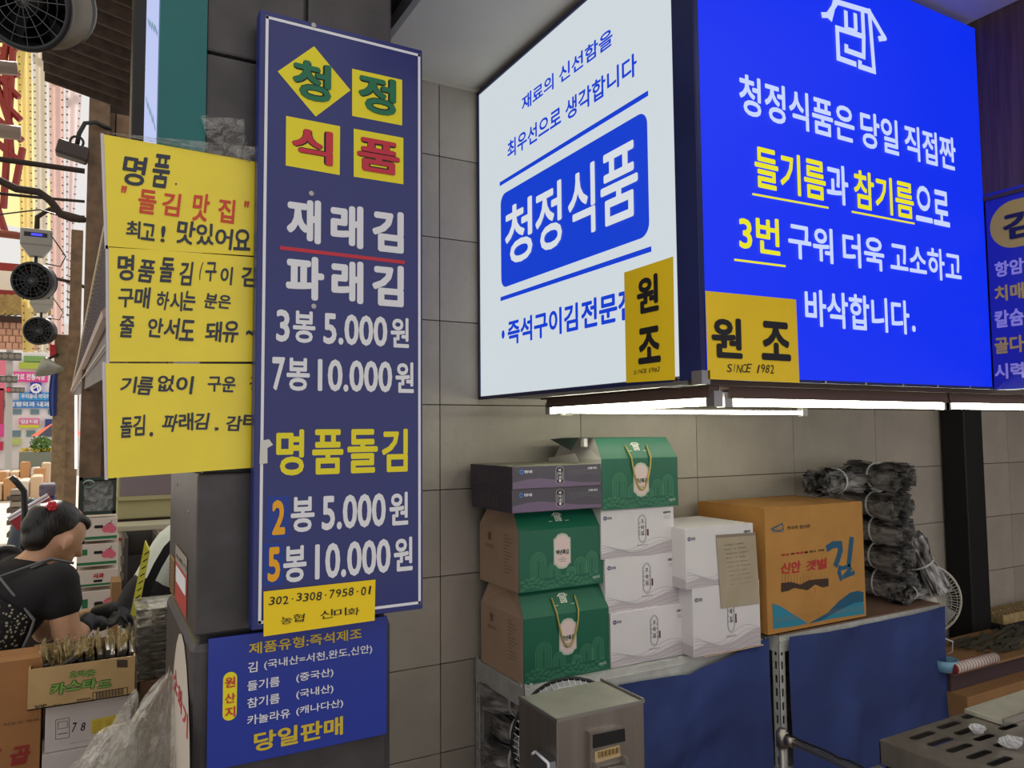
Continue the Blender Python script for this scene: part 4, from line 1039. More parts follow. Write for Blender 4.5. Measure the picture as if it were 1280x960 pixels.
# ---- gas pipe with valve
pp = onY(978, 922, 1.9)
t = thing('gas_pipe', 'steel pipe with elbow, clamp and valve running forward below the blue cloth', 'pipe', (pp.x, 1.9, 0))
part('upright', MB().tube([(pp.x, 1.9, 0), (pp.x, 1.9, pp.z+.03)], .014, 12), M_alu, t, smooth=True)
part('pipe', MB().tube([(pp.x, 1.9, pp.z), (pp.x, .95, pp.z)], .012, 12), M_alu, t, smooth=True)
part('elbow', MB().tube([(pp.x, 1.90, pp.z-.03), (pp.x, 1.90, pp.z+.022)], .021, 12), M_inox, t, smooth=True)
part('collar', MB().tube([(pp.x, 1.88, pp.z), (pp.x, 1.85, pp.z)], .019, 12), M_inox, t, smooth=True)
yv = onX(1078, 945, pp.x).y if onX(1078, 945, pp.x).y > 1 else 1.5
part('valve', MB().tube([(pp.x, 1.56, pp.z), (pp.x, 1.50, pp.z)], .022, 8), M_inox, t); part('valve_stem', MB().tube([(pp.x, 1.53, pp.z), (pp.x, 1.53, pp.z+.035)], .009, 8), M_inox, t); part('valve_lever', MB().box(pp.x-.045, pp.x+.008, 1.522, 1.538, pp.z+.034, pp.z+.04), M_alu, t)
part('cable', MB().tube([(pp.x-.004, 1.9-.55*k/12, pp.z+.014+.008*abs(math.sin(k*1.3))) for k in range(13)], .0035, 6), M_black, t, smooth=True)

# ---- things beyond the cloth on the right
bp_ = onY(1209, 872, 1.945)
def crate_box(name, label, x0, x1, y0, y1, z0, z1, m, cat='box', group=None, flaps=False, slotm=None):
    t = thing(name, label, cat, ((x0+x1)/2, (y0+y1)/2, z0), group)
    part('body', MB().box(x0, x1, y0, y1, z0, z1-.003, bev=.002), m, t)
    ym = (y0+y1)/2
    part('flap', MB().box(x0+.001, x1-.001, y0+.001, ym-.0012, z1-.003, z1), m, t); part('flap', MB().box(x0+.001, x1-.001, ym+.0012, y1-.001, z1-.003, z1), m, t)
    return t
M_card2 = mat('carton_muted', (150, 110, 68), .8, var=.12)  # duller, darker brown for the boxes and sheet at the right
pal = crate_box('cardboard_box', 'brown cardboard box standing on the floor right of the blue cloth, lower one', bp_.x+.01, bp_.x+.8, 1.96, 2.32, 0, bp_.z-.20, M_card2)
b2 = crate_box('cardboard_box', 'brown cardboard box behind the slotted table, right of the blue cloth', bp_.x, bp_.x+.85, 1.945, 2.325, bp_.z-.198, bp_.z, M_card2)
zt_ = bp_.z+.09
tr = thing('cardboard_tray', 'low open cardboard tray on the brown box at the right', 'tray', (bp_.x+.5, 2.05, bp_.z))
part('base', MB().box(bp_.x+.01, bp_.x+.84, 2.02, 2.32, bp_.z+.001, zt_-.01), mat('tray_shadow', (72, 52, 56), .8), tr)  # dark purple colour stands in for shadow between box and top sheet
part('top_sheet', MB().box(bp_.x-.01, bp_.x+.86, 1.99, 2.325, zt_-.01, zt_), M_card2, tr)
a = onZ(1192, 836, zt_+.02); b = onZ(1243, 822, zt_+.02); dd = (b-a)
t = thing('wrapped_roll', 'white roll wound with red string lying on the cardboard tray', 'roll', (a+b)/2-V((0, 0, .02)))
part('roll', MB().tube([a, b], .024, 14), mat('roll_white', (206, 196, 188), .6), t, smooth=True)
for k in range(14):
    c_ = a+dd*(.06+.9*k/13); part('string', MB().ring(c_, dd, .0245, .0014, 16, 4), mat('string_red', (150, 40, 44), .6), t)
part('end', MB().lathe(a, -dd, [(.0245, 0), (.02, .006), (0, .008)], 14), mat('end_red', (130, 34, 36), .6), t)
c_ = onZ(1181, 838, zt_); t = thing('plastic_tub', 'small pale blue plastic tub beside the white roll', 'tub', c_)
part('tub', MB().lathe(c_, (0, 0, 1), [(0, .001), (.045, .001), (.055, .05), (.052, .05), (.043, .005), (0, .005)], 20), mat('tub_blue', (120, 168, 196), .4), t, smooth=True)
c_ = onZ(1250, 812, zt_+.01)
t = thing('dried_seaweed', 'spread of dark dried seaweed behind the white roll', 'seaweed', (c_.x, 2.2, zt_))
mb = MB(); rn = random.Random(5)
for k in range(140):
    x = rn.uniform(c_.x-.15, c_.x+.45); y = rn.uniform(2.04, 2.25); a_ = rn.uniform(-.6, .6); l = rn.uniform(.05, .1); z = zt_+.002+rn.uniform(0, .02); d_ = V((math.cos(a_), math.sin(a_)*.4, rn.uniform(-.1, .25)))*l; n_ = V((0, .006, .003))
    mb.add([V((x, y, z))-n_, V((x, y, z))+n_, V((x, y, z))+d_+n_, V((x, y, z))+d_-n_], [(0, 1, 2, 3)])
part('strands', mb, mat('seaweed_olive', (66, 62, 48), .6, var=.3), t, stuff=True)
# dark box with woven tray behind post
c_ = onY(1226, 812, 2.33)
t = thing('dark_plastic_crate', 'dark purple plastic crate by the black post, under the woven tray', 'crate', (c_.x+.4, 2.37, zt_+.0))
w0 = onY(1224, 790, 2.3); w1z = onY(1240, 783, 2.3).z
part('body', MB().box(px_+.18, px_+.95, 2.29, 2.45, 0, w1z, bev=.004), mat('crate_purple', (44, 34, 42), .5, var=.3, vscale=30), t)
for k in range(7): part('rib', MB().box(px_+.2+.11*k, px_+.212+.11*k, 2.284, 2.29, .1, w1z-.03), mat('crate_purple2', (60, 48, 56), .5), t)
t = thing('woven_tray', 'woven straw tray on the dark crate at the right edge', 'tray', (px_+.5, 2.37, w1z))
mb = MB()
for r in range(4):
    for k in range(40):
        x = px_+.2+.018*k; mb.box(x, x+.014, 2.29+.04*r+(.02 if k % 2 else 0), 2.325+.04*r, w1z+.001, w1z+.034+(.006 if (k+r) % 2 else 0))
part('weave', mb, mat('straw', (176, 150, 104), .8, var=.3, vscale=40), t, stuff=True)
part('rim', MB().box(px_+.19, px_+.93, 2.282, 2.29, w1z+.001, w1z+.05), MATS['straw'], t)
# ================================================================== ALLEY ON THE LEFT
def organic(name, caps, balls, m, parent, vox=.012, it=6, label=None):
    """one continuous smooth surface grown around tapered limbs"""
    g = MB()
    for p0, p1, r0, r1 in caps:
        p0 = V(p0); p1 = V(p1); n = 8
        g.tube([p0.lerp(p1, i/n) for i in range(n+1)], [r0+(r1-r0)*i/n for i in range(n+1)], 14); g.ball(p0, r0, 7); g.ball(p1, r1, 7)
    for c, r, s_, rot in balls:
        q = MB().ball((0, 0, 0), r, 10, s_); M = Matrix.Translation(V(c)) @ rot.to_4x4() if rot else Matrix.Translation(V(c)); q.move(M); g.add(q.v, q.f)
    o = mk(name, g, m); COL.objects.unlink(o); COL.objects.link(o)
    r = o.modifiers.new('r', 'REMESH'); r.mode = 'VOXEL'; r.voxel_size = vox; s_ = o.modifiers.new('s', 'SMOOTH'); s_.iterations = it; s_.factor = .5
    dg = bpy.context.evaluated_depsgraph_get(); me = bpy.data.meshes.new_from_object(o.evaluated_get(dg)); bpy.data.objects.remove(o)
    l = wloc(parent); me.transform(Matrix.Translation(-l)); me.name = name
    for p in me.polygons: p.use_smooth = True
    me.materials.clear(); me.materials.append(m)
    o = bpy.data.objects.new(name, me); COL.objects.link(o); o.parent = parent
    if label: o['label'] = label
    return o
M_skin = mat('skin', (206, 158, 126), .5, sss=.15, var=.06, vscale=20)
M_hair = mat('hair_black', (26, 20, 20), .4, var=.4, vscale=60, bump=.6, bscale=150, stretch=(1, 1, .2))
M_tee = mat('cotton_black', (26, 25, 28), .85, bump=.2, bscale=200)
M_apr = mat('apron_cloth', (24, 22, 26), .8)
def mat_floral():
    m = mat('apron_floral', (24, 22, 26), .8); nt = m.node_tree; N = nt.nodes; L = nt.links
    tc = N.new('ShaderNodeTexCoord'); vo = N.new('ShaderNodeTexVoronoi'); vo.inputs['Scale'].default_value = 75; nz = N.new('ShaderNodeTexNoise'); nz.inputs['Scale'].default_value = 120
    cr = N.new('ShaderNodeValToRGB'); cr.color_ramp.elements[0].position = .46; cr.color_ramp.elements[0].color = rgb((176, 172, 150)); cr.color_ramp.elements[1].position = .52; cr.color_ramp.elements[1].color = rgb((22, 21, 25))
    ad = N.new('ShaderNodeMath'); ad.operation = 'MULTIPLY_ADD'; ad.inputs[1].default_value = .35
    L.new(tc.outputs['Object'], vo.inputs['Vector']); L.new(tc.outputs['Object'], nz.inputs['Vector']); L.new(nz.outputs['Fac'], ad.inputs[0]); L.new(vo.outputs['Distance'], ad.inputs[2])
    L.new(ad.outputs[0], cr.inputs[0]); L.new(cr.outputs[0], N['Principled BSDF'].inputs['Base Color']); return m
M_flor = mat_floral()
def hand(parent, wrist, d, side, m, name='hand', s=1.0, caps=None):
    """palm and five bent fingers as capsules"""
    w_ = V(wrist); d = V(d).normalized(); sv = V(side).normalized(); up = d.cross(sv).normalized(); out = [(w_, w_+d*.055*s, .024*s, .028*s), (w_+d*.055*s-sv*.014, w_+d*.075*s-sv*.018, .022*s, .014*s), (w_+d*.055*s+sv*.014, w_+d*.07*s+sv*.022, .022*s, .014*s)]
    for k, (o_, L_) in enumerate(((-.028, .062), (-.010, .074), (.009, .070), (.027, .054))):
        a = w_+d*.075*s+sv*o_*s; b = a+(d*.6-up*.5).normalized()*L_*.5*s; c = b+(d*.15-up*.9).normalized()*L_*.5*s
        out += [(a, b, .0085*s, .008*s), (b, c, .008*s, .0065*s)]
    a = w_+d*.03*s-sv*.026*s; b = a+(d*.6-sv*.7-up*.3).normalized()*.035*s; c = b+(d*.8-up*.4).normalized()*.026*s
    return out+[(a, b, .011*s, .0095*s), (b, c, .0095*s, .008*s)]

ORD = ['first', 'second', 'third', 'fourth', 'fifth', 'sixth', 'seventh', 'eighth', 'ninth', 'tenth', 'eleventh', 'twelfth', 'thirteenth', 'fourteenth', 'fifteenth', 'sixteenth']
# ---- the woman at the stall
def woman():
    fwd = V((.86, .5, 0)).normalized(); lt = V((-.5, .86, 0)).normalized()          # facing direction, her left
    pel = V((-.43, 3.20, .80)); chest = V((-.25, 3.31, 1.03)); neck = V((-.165, 3.365, 1.155))
    shR = neck-lt*.165+V((-.01, -.01, -.06)); shL = neck+lt*.165+V((.01, .01, -.06))
    elR = shR+V((.045, -.03, -.225)); wrR = V((.005, 3.27, .935)); elL = shL+V((.10, -.02, -.23)); wrL = V((.09, 3.40, .94))
    head = V((-.10, 3.395, 1.238))
    t = thing('person', 'person in black shirt and floral apron bending over the packs, dark hair pinned up', 'person', (-.40, 3.2, 0))
    R = Matrix((fwd, lt, V((0, 0, 1)))).transposed() @ Matrix.Rotation(math.radians(28), 3, 'Y')
    hipR = pel-lt*.09; hipL = pel+lt*.09
    kR = V((-.33, 3.10, .44)); kL = V((-.36, 3.30, .44)); fR = V((-.42, 3.06, .07)); fL = V((-.46, 3.26, .07))
    caps = [(pel, chest, .14, .135), (chest, neck, .12, .06), (neck, head-R.col[2]*.03, .053, .05), (chest-lt*.09, shR, .085, .06), (chest+lt*.09, shL, .085, .06),
            (shR, elR, .055, .044), (elR, wrR, .043, .028), (shL, elL, .055, .044), (elL, wrL, .043, .028), (hipR, kR, .085, .055), (kR, fR, .052, .034), (hipL, kL, .085, .055), (kL, fL, .052, .034),
            (fR, fR+fwd*.14-V((0, 0, .035)), .036, .028), (fL, fL+fwd*.14-V((0, 0, .035)), .036, .028)]
    f3 = R.col[0]; u3 = R.col[2]
    balls = [(head+u3*.012, .1, (.93, .76, 1.12), R), (head+f3*.035-u3*.055, .06, (.9, .85, .8), R),
             (head+f3*.097-u3*.008, .015, (1.2, .8, 1.5), R), (head+f3*.109-u3*.03, .017, (1.1, .9, .8), R),         # nose
             (head+f3*.088-u3*.062, .014, (.8, 1.6, .55), R), (head+f3*.078-u3*.09, .022, (.9, 1, .8), R),            # lips, chin
             (head+f3*.078+u3*.02-lt*.03, .014, (.6, 1.2, .5), R), (head+f3*.078+u3*.02+lt*.03, .014, (.6, 1.2, .5), R),
             (head-lt*.088-f3*.002-u3*.02, .031, (.62, .34, 1.05), R), (head+lt*.088-f3*.002-u3*.02, .031, (.62, .34, 1.05), R)]
    body = organic('body', caps, balls, M_skin, t, .009, 4)
    g = MB()
    for s in (-1, 1): g.ball(head+f3*.083+u3*.012+lt*.03*s, .009, 6)
    part('eyes', g, mat('eye_dark', (30, 22, 20), .2), t, smooth=True)
    hb = [(head-f3*.030+u3*.040, .098, (.95, .80, .93), R), (head-f3*.068-u3*.012, .066, (.85, 1.0, 1.12), R), (head+f3*.030+u3*.082, .056, (1.15, 1.1, .5), R), (head-f3*.095+u3*.045, .047, (1, 1.1, 1), R), (head-f3*.105+u3*.005, .04, (1, 1.1, 1.1), R)]
    hr = organic('hair', [(head+f3*.05+u3*.075-lt*.03, head+f3*.068+u3*.07-lt*.03, .02, .016)], hb, M_hair, t, .008, 3)
    hp = head-f3*.10+u3*.085-lt*.045
    g = MB()
    for k in range(6): a = k*math.pi/3; g.ball(hp+V((math.cos(a)*.011, -.004, math.sin(a)*.011)), .009, 5)
    g.ball(hp+V((0, -.008, 0)), .008, 5); part('hair_clip', g, mat('clip_red', (206, 52, 62), .4), t, smooth=True)
    # shirt
    e = .014
    organic('shirt', [(pel+V((0, 0, .02)), chest, .142+e, .135+e), (chest, neck-u3*.055, .12+e, .07+e), (chest-lt*.09, shR, .085+e, .06+e), (chest+lt*.09, shL, .085+e, .06+e), (shR, shR.lerp(elR, .32), .058+e, .056+e), (shL, shL.lerp(elL, .5), .058+e, .060+e)], [], M_tee, t, .011, 5)
    organic('trousers', [(pel, pel-V((0, 0, .05)), .15, .14), (hipR, kR, .098, .072), (kR, fR+V((0, 0, .02)), .07, .052), (hipL, kL, .098, .072), (kL, fL+V((0, 0, .02)), .07, .052)], [], mat('trousers_dark', (36, 36, 44), .9), t, .014, 4)
    # apron: floral back panel, straps and hem
    def shell(a, b, e_=0):                       # point on the back/side of the torso
        ang = math.radians(150+160*a); c = pel.lerp(chest, b*.92); r = .180+.004*math.sin(b*9)+e_
        ax = (chest-pel).normalized(); x = (fwd-ax*fwd.dot(ax)).normalized(); y = ax.cross(x)
        return c+(x*math.cos(ang)+y*math.sin(ang))*r
    part('apron_back', MB().grid(lambda a, b: shell(a*(1-.2*b), b*.96), 16, 14), M_flor, t, smooth=True)
    part('apron_skirt', MB().lathe(pel-V((0, 0, .40)), (0, 0, 1), [(.235, 0), (.215, .2), (.19, .36), (.172, .46)], 28), M_flor, t, smooth=True)
    g = MB(); g.tube([shell(1.0, .0, .012), shell(.98, .2, .012), shell(.95, .4, .013), shell(.90, .6, .015), shell(.84, .8, .017), shell(.80, .95, .017), chest-lt*.12+fwd*(-.085)+V((0, 0, .11)), shR+V((-.0, .02, .078))-lt*-.05, shR+V((.05, .06, .055))], .0055, 6)
    g.tube([shell(.5, .72), shell(.42, .9), neck-fwd*.1+V((0, 0, -.035)), neck-fwd*.085-lt*.07+V((0, 0, -.02)), shR+V((.0, .05, .078))+lt*.02], .004, 6)
    part('strap', g, mat('strap_gray', (112, 112, 116), .7), t, smooth=True)
    g = MB()
    organic('gloves', hand(None, wrR, (.75, .35, -.35), (.4, -.85, 0), None)+[(elR.lerp(wrR, .8), wrR, .036, .032)]+hand(None, wrL, (.75, .05, -.45), (-.1, .95, 0), None)+[(elL.lerp(wrL, .8), wrL, .036, .032)], [], mat('glove_dark', (34, 34, 40), .5), t, .0055, 2, 'thin dark work gloves')
    for f in (fR, fL): part('shoe', MB().box(-.10, .16, -.045, .045, 0, .065, bev=.02).move(Matrix.Translation((f.x, f.y, .0)) @ Matrix.Rotation(math.atan2(fwd.y, fwd.x), 4, 'Z')), M_black, t)
woman()
# ---- second person, mostly behind the pillar
def helper():
    X = .30; Y = 3.75
    fwd = V((.93, -.2, 0)).normalized(); lt = V((.2, .93, 0)).normalized()
    pel = V((X-.02, Y, .86)); chest = V((X+.10, Y-.02, 1.08)); neck = V((X+.22, Y-.04, 1.20)); head = V((X+.33, Y-.06, 1.24))
    shR = V((X+.11, Y-.19, 1.14)); shL = V((X+.15, Y+.15, 1.14)); elR = V((X+.16, Y-.25, .92)); wrR = V((X+.34, Y-.25, .84)); elL = V((X+.22, Y+.2, .92)); wrL = V((X+.38, Y+.1, .84))
    t = thing('person', 'person in white shirt with black apron straps bent over, mostly behind the dark pillar', 'person', (X, Y, 0))
    hR = pel-lt*.09; hL = pel+lt*.09; kR = V((X+.03, Y-.1, .46)); kL = V((X+.05, Y+.1, .46)); fR = V((X-.02, Y-.1, .07)); fL = V((X, Y+.1, .07))
    organic('body', [(pel, chest, .13, .13), (chest, neck, .11, .055), (neck, head, .05, .05), (chest-lt*.08, shR, .08, .06), (chest+lt*.08, shL, .08, .06), (shR, elR, .055, .043), (elR, wrR, .042, .028), (shL, elL, .055, .043), (elL, wrL, .042, .028),
        (hR, kR, .085, .055), (kR, fR, .05, .034), (hL, kL, .085, .055), (kL, fL, .05, .034), (fR, fR+fwd*.13-V((0, 0, .035)), .036, .028), (fL, fL+fwd*.13-V((0, 0, .035)), .036, .028)]+hand(None, wrR, (.8, .1, -.3), (0, -1, 0), None)+hand(None, wrL, (.8, -.1, -.3), (0, 1, 0), None),
        [(head+V((.03, 0, 0)), .1, (1, .78, 1.1), None), (head+V((.12, -.01, -.02)), .018, (1, .8, 1), None), (head+V((.06, -.08, 0)), .024, (.6, .3, 1), None), (head+V((.06, .08, 0)), .024, (.6, .3, 1), None), (head+V((.10, 0, -.07)), .03, (1, 1, .7), None)], M_skin, t, .009, 4)
    organic('hair', [], [(head+V((.0, 0, .03)), .105, (1, .85, 1.02), None), (head+V((-.04, 0, -.02)), .07, (1, 1, 1), None)], M_hair, t, .01, 3)
    ws = mat('shirt_white', (214, 220, 208), .8, bump=.3, bscale=60)
    organic('shirt', [(pel, chest, .155, .165), (chest, neck-V((.03, 0, .02)), .15, .075), (chest-lt*.06, shR, .12, .085), (chest+lt*.06, shL, .12, .08), (shR, shR.lerp(elR, .8), .083, .078), (shL, shL.lerp(elL, .8), .08, .075), (pel, pel-V((0, 0, .07)), .155, .16)], [], ws, t, .011, 4)
    organic('trousers', [(pel-V((0, 0, .05)), pel-V((0, 0, .1)), .15, .14), (hR, kR, .1, .075), (kR, fR+V((0, 0, .02)), .07, .055), (hL, kL, .1, .075), (kL, fL+V((0, 0, .02)), .07, .055)], [], mat('trousers_gray', (110, 112, 108), .9), t, .014, 3)
    # straps follow the shirt from shoulder to waistband
    def st(pts, w_, name):
        g = MB(); vs = []
        for i, p in enumerate(pts): p = V(p); tn = (V(pts[min(i+1, len(pts)-1)])-V(pts[max(i-1, 0)])).normalized(); s = tn.cross(V((.4, 1, 0))).normalized()*w_/2; vs += [p-s, p+s]
        g.add(vs, [(2*i, 2*i+1, 2*i+3, 2*i+2) for i in range(len(pts)-1)]); g.add([p+V((0, .006, 0)) for p in vs], [(2*i, 2*i+1, 2*i+3, 2*i+2) for i in range(len(pts)-1)]); part(name, g, M_tee, t)
    yy = Y-.285
    st([(X-.09, yy+.12, .92), (X-.075, yy+.06, 1.0), (X-.045, yy+.02, 1.08), (X-.01, yy-.0, 1.15), (X+.05, yy+.0, 1.215), (X+.12, yy+.03, 1.245)], .035, 'strap')
    organic('apron', [(pel-V((.0, 0, .0)), pel+V((.02, -.02, .03)), .172, .172)], [], M_tee, t, .014, 3)
    for f in (fR, fL): part('shoe', MB().box(-.10, .16, -.045, .045, 0, .065, bev=.02).move(Matrix.Translation((f.x, f.y, 0))), M_black, t)
helper()

# ---- custard carton full of laver packs, with what carries it
YQ = 2.75
a = onY(34, 889, YQ); b = onY(168, 868, YQ); zt_ = onY(33, 838, YQ).z; qb = onX(40, 791, a.x).y; qb = YQ+.27
z0 = a.z
t = thing('pack_carton', 'open brown snack carton with green lettering, filled with upright laver packs', 'box', ((a.x+b.x)/2, YQ+.13, z0))
mk_ = mat('carton_khaki', (184, 152, 104), .75, var=.1, vscale=14, coat=.15); e = .004
part('front_panel', MB().box(a.x, b.x, YQ, YQ+e, z0, zt_), mk_, t); part('back_panel', MB().box(a.x, b.x, qb-e, qb, z0, zt_+.01), mk_, t)
part('side_panel', MB().box(a.x, a.x+e, YQ+e, qb-e, z0, zt_), mk_, t); part('side_panel', MB().box(b.x-e, b.x, YQ+e, qb-e, z0, zt_), mk_, t); part('bottom', MB().box(a.x, b.x, YQ, qb, z0, z0+e), mk_, t)
F = FY(YQ); C8 = lambda x, y: F.px(20+x/5.335, 780+y/5.335)
def t8(mb, s, x0, y0, x1, y1, b, d=.0012, **k): u0, v0 = C8(x0, y0); u1, v1 = C8(x1, y1); F.text(mb, s, u0, v0, u1, v1, b, d, **k)
mo = MB(); mg = MB()
for i, (ch, x0, x1, yb, yt) in enumerate((('카', 225, 330, 480, 385), ('스', 330, 440, 448, 368), ('타', 440, 540, 440, 360), ('드', 545, 640, 428, 368))):
    t8(mo, ch, x0-4, yb+5, x1+4, yt-5, .10, .001, shear=.1); t8(mg, ch, x0, yb, x1, yt, .045, .0022, shear=.1)
for i, (ch, x0, x1) in enumerate((('오', 355, 405), ('리', 410, 455), ('온', 460, 530))):
    t8(mo, ch, x0-2, 362-i*4, x1+2, 310-i*6, .09, .001); t8(mg, ch, x0, 360-i*4, x1, 314-i*6, .04, .0022)
part('lettering', mo, mat('print_forest', (34, 62, 34), .6), t, label='dark outline of the green lettering'); part('lettering', mg, mat('print_leaf', (120, 160, 72), .6), t, label='green lettering')
mb = MB(); t8(mb, '30P', 120, 572, 205, 530, .02); t8(mb, '·6개입', 210, 560, 298, 528, .0); t8(mb, '50965', 405, 515, 498, 487, .02)
F.stroke(mb, [C8(512, 510), C8(742, 472), C8(742, 422), C8(512, 458), C8(512, 510)], .002)
for k in range(26): x = 535+k*7.2; F.stroke(mb, [C8(x, 500-(x-512)*.16), C8(x, 458-(x-512)*.16)], .0012 if k % 3 else .0022)
for k in range(12): x = 676+k*6; F.stroke(mb, [C8(x, 288), C8(x, 240)], .0014 if k % 2 else .0026)
part('lettering', mb, mat('print_dark_umber', (52, 42, 34), .7), t, label='brown codes and bars')
t0 = t
# packs: dark laver sheets in a clear crinkled bag
npk = 15; PW = []
def pack(i):
    t = thing('laver_pack', 'upright laver pack in a shiny clear bag standing in the open snack carton', 'laver pack', (0, 0, 0), 'laver packs in the open snack carton')
    h = .145; w_ = .22; th = .015
    part('laver', MB().box(-th/2, th/2, -w_/2+.01, w_/2-.01, .004, h*.74, bev=.002), M_laver, t)
    def fn(p, q):
        yy = (p-.5)*w_*(1.0-.10*q); s = 1 if True else 0
        zz = q*h+.012*noise.noise(V((p*6, i*3.1, q*3)))*q; xx = (th/2+.002)*(1-q*.7)+.012*q*noise.noise(V((p*7, i*5.0, q*6)))
        return V((xx, yy, zz))
    g = MB().grid(fn, 14, 9); g2 = MB().grid(lambda p, q: V((-1, 1, 1))*fn(p, q)[0] if False else V((-fn(1-p, q)[0], fn(p, q)[1], fn(p, q)[2])), 14, 9); g.add(g2.v, g2.f)
    part('bag', g, film('bag_film%d' % i, (232, 214, 170), .5, .1, .85, .75, 40, .02), t, smooth=True, fixn=False)
    return t
protos = [pack(i) for i in range(4)]
for k in range(npk):
    src = protos[k % 4]; o = src if k < 4 else dup(src, (0, 0, 0))
    f = k/(npk-1); o.location = (a.x+.055+(b.x-a.x-.075)*f, YQ+.135, z0+.014+.006*math.sin(k*2.1)); o.rotation_euler = (random.uniform(-.04, .04), math.radians(-14+22*f+random.uniform(-4, 4)), random.uniform(-.06, .06))
    if k >= 9: o.location.z += .012
    o['label'] = '%s upright laver pack from the left in the open snack carton' % ORD[k]
o = dup(protos[2], (0, 0, 0)); o.location = (a.x+.03, YQ+.12, zt_-.045); o.rotation_euler = (0, math.radians(58), 0); o['label'] = 'laver pack lying slanted over the left end of the open snack carton'
# white cartons below
z1 = z0
def label_box(x0, x1, yf, yb, za, zb_, label):
    t = thing('white_box', label, 'box', ((x0+x1)/2, (yf+yb)/2, za), 'white boxes under the open snack carton')
    part('body', MB().box(x0, x1, yf, yb, za, zb_, bev=.002), mat('box_offwhite', (196, 186, 184), .7, var=.06), t); return t
x0 = onY(56, 920, 2.79).x; x1 = onY(163, 900, 2.79).x; za = onY(70, 940, 2.79).z
w1 = label_box(x0, x1, 2.79, 3.02, za+.001, z0-.001, 'white labelled box just under the open snack carton')
F = FY(2.79); mb = MB(); q0 = onY(77, 912, 2.79); C = lambda x, y: F.px(20+x/5.335, 780+y/5.335)
for r in ([(265, 640), (355, 625), (355, 755), (265, 770)], [(280, 655), (343, 645), (343, 690), (280, 700)]): F.stroke(mb, [C(*p) for p in r]+[C(*r[0])], .0012)
F.stroke(mb, [C(280, 735), C(342, 725)], .002)
F.hand(mb, [('7', 20+370/5.335, 20+405/5.335), ('8', 20+430/5.335, 20+465/5.335)], (20+370/5.335, 780+725/5.335), (20+465/5.335, 780+645/5.335), .01)
u0, v0 = C(360, 800); u1, v1 = C(485, 772); F.text(mb, '원산지:국내산', u0, v0, u1, v1, .0)
part('lettering', mb, M_ink, w1)
mb = MB(); F.poly(mb, [C(500, 735), (C(690, 700)), C(690, 600), C(500, 640)], .001); part('yellow_label', mb, mat('label_yellow', (206, 182, 60), .6), w1)
mb = MB()
for k in range(5): F.hand(mb, [('국내산 원초 김', 20+510/5.335, 20+680/5.335)], (20+510/5.335, 780+(655+16*k)/5.335), (20+680/5.335, 780+(632+16*k)/5.335), .0, .0018)
part('fine_print', mb, M_ink, w1, stuff=True)
label_box(x0-.005, x1+.004, 2.78, 3.03, za-.22, za, 'plain white box, second below the open snack carton')
st_ = thing('wooden_platform', 'low wooden platform under the boxes of the left stall', 'platform', (.05, 2.95, 0))
part('deck', MB().box(-.62, .17, 2.44, 3.06, za-.25, za-.222), mat('plank', (110, 84, 62), .8, var=.3, vscale=10), st_)
for x in (-.6, .11):
    for y in (2.48, 3.02): part('leg', MB().box(x, x+.05, y, y+.05, 0, za-.25), mat('plank', (0, 0, 0)), st_)
# large brown carton, far left
x1 = onY(54, 900, 2.80).x; zc = onY(20, 826, 2.80).z
t = crate_box('cardboard_carton', 'large orange-brown carton with red lettering at the bottom left corner', x1-.34, x1-.006, 2.80, 2.955, za-.221, zc, mat('carton_orange', (156, 108, 64), .8, var=.1, vscale=12))
F = FY(2.80); mb = MB(); F.T(mb, '곱', (12, 958), (38, 930), .05, .0015, shear=.15); F.T(mb, '참', (-24, 958), (2, 930), .05, .0015); part('lettering', mb, mat('print_brick', (140, 40, 30), .7), t)
mb = MB(); F.T(mb, '지주식 재래김', (4, 908), (56, 896), .0, .0012); part('lettering', mb, mat('print_dark_umber', (52, 42, 34), .7), t, label='small brown print')
# stack of wrapped black packs beside the pillar
tb = thing('work_table', 'low work table behind the open snack carton', 'table', (.2, 3.3, 0))
tz = .80
part('top', MB().box(-.12, .62, 3.12, 3.44, tz-.03, tz), mat('table_gray', (120, 116, 110), .5, .2), tb)
for x in (-.1, .58):
    for y in (3.14, 3.40): part('leg', MB().box(x, x+.03, y, y+.03, 0, tz-.03), M_alu, tb)
bx0 = onY(171, 820, 2.86).x; bx1 = .42; pz = onY(190, 850, 2.86).z; ptz = onY(190, 760, 2.86).z
t = crate_box('cardboard_carton', 'plain brown carton beside the pillar under the stack of black packs', bx0+.01, bx1, 2.86, 3.08, .0, pz-.001, mat('carton_dull', (120, 90, 68), .8, var=.1))
n = 8
for k in range(n):
    zz = pz+(ptz-pz)*k/n; h = (ptz-pz)/n
    t = thing('flat_pack', ('topmost' if k == n-1 else 'lowest' if k == 0 else ORD[k]+' from the bottom')+' flat black laver pack in the stack beside the pillar', 'laver pack', (bx0+.11, 2.96, zz), 'flat black laver packs beside the pillar')
    dx = random.uniform(-.008, .008)
    part('laver', MB().box(bx0+dx, bx0+.23+dx, 2.865, 3.07, zz+.002, zz+h-.004, bev=.004), M_laver, t)
    g = MB().grid(lambda p, q: V((bx0-.006+dx+.245*p, 2.86+.215*q, zz+h-.002+.004*noise.noise(V((p*9, q*9, k*3))))), 16, 10)
    g.add(MB().grid(lambda p, q: V((bx0-.006+dx+.245*p, 2.862-.004*noise.noise(V((p*12, q*3, k*5))), zz+h*q)), 16, 3).v, [(j*17+i, j*17+i+1, (j+1)*17+i+1, (j+1)*17+i) for j in range(3) for i in range(16)])
    part('wrap', g, film('wrapf%d' % k, (225, 220, 205), .62 if k > 5 else .86, .08, .75 if k > 5 else .5, .8, 22, .05), t, smooth=True, fixn=False)
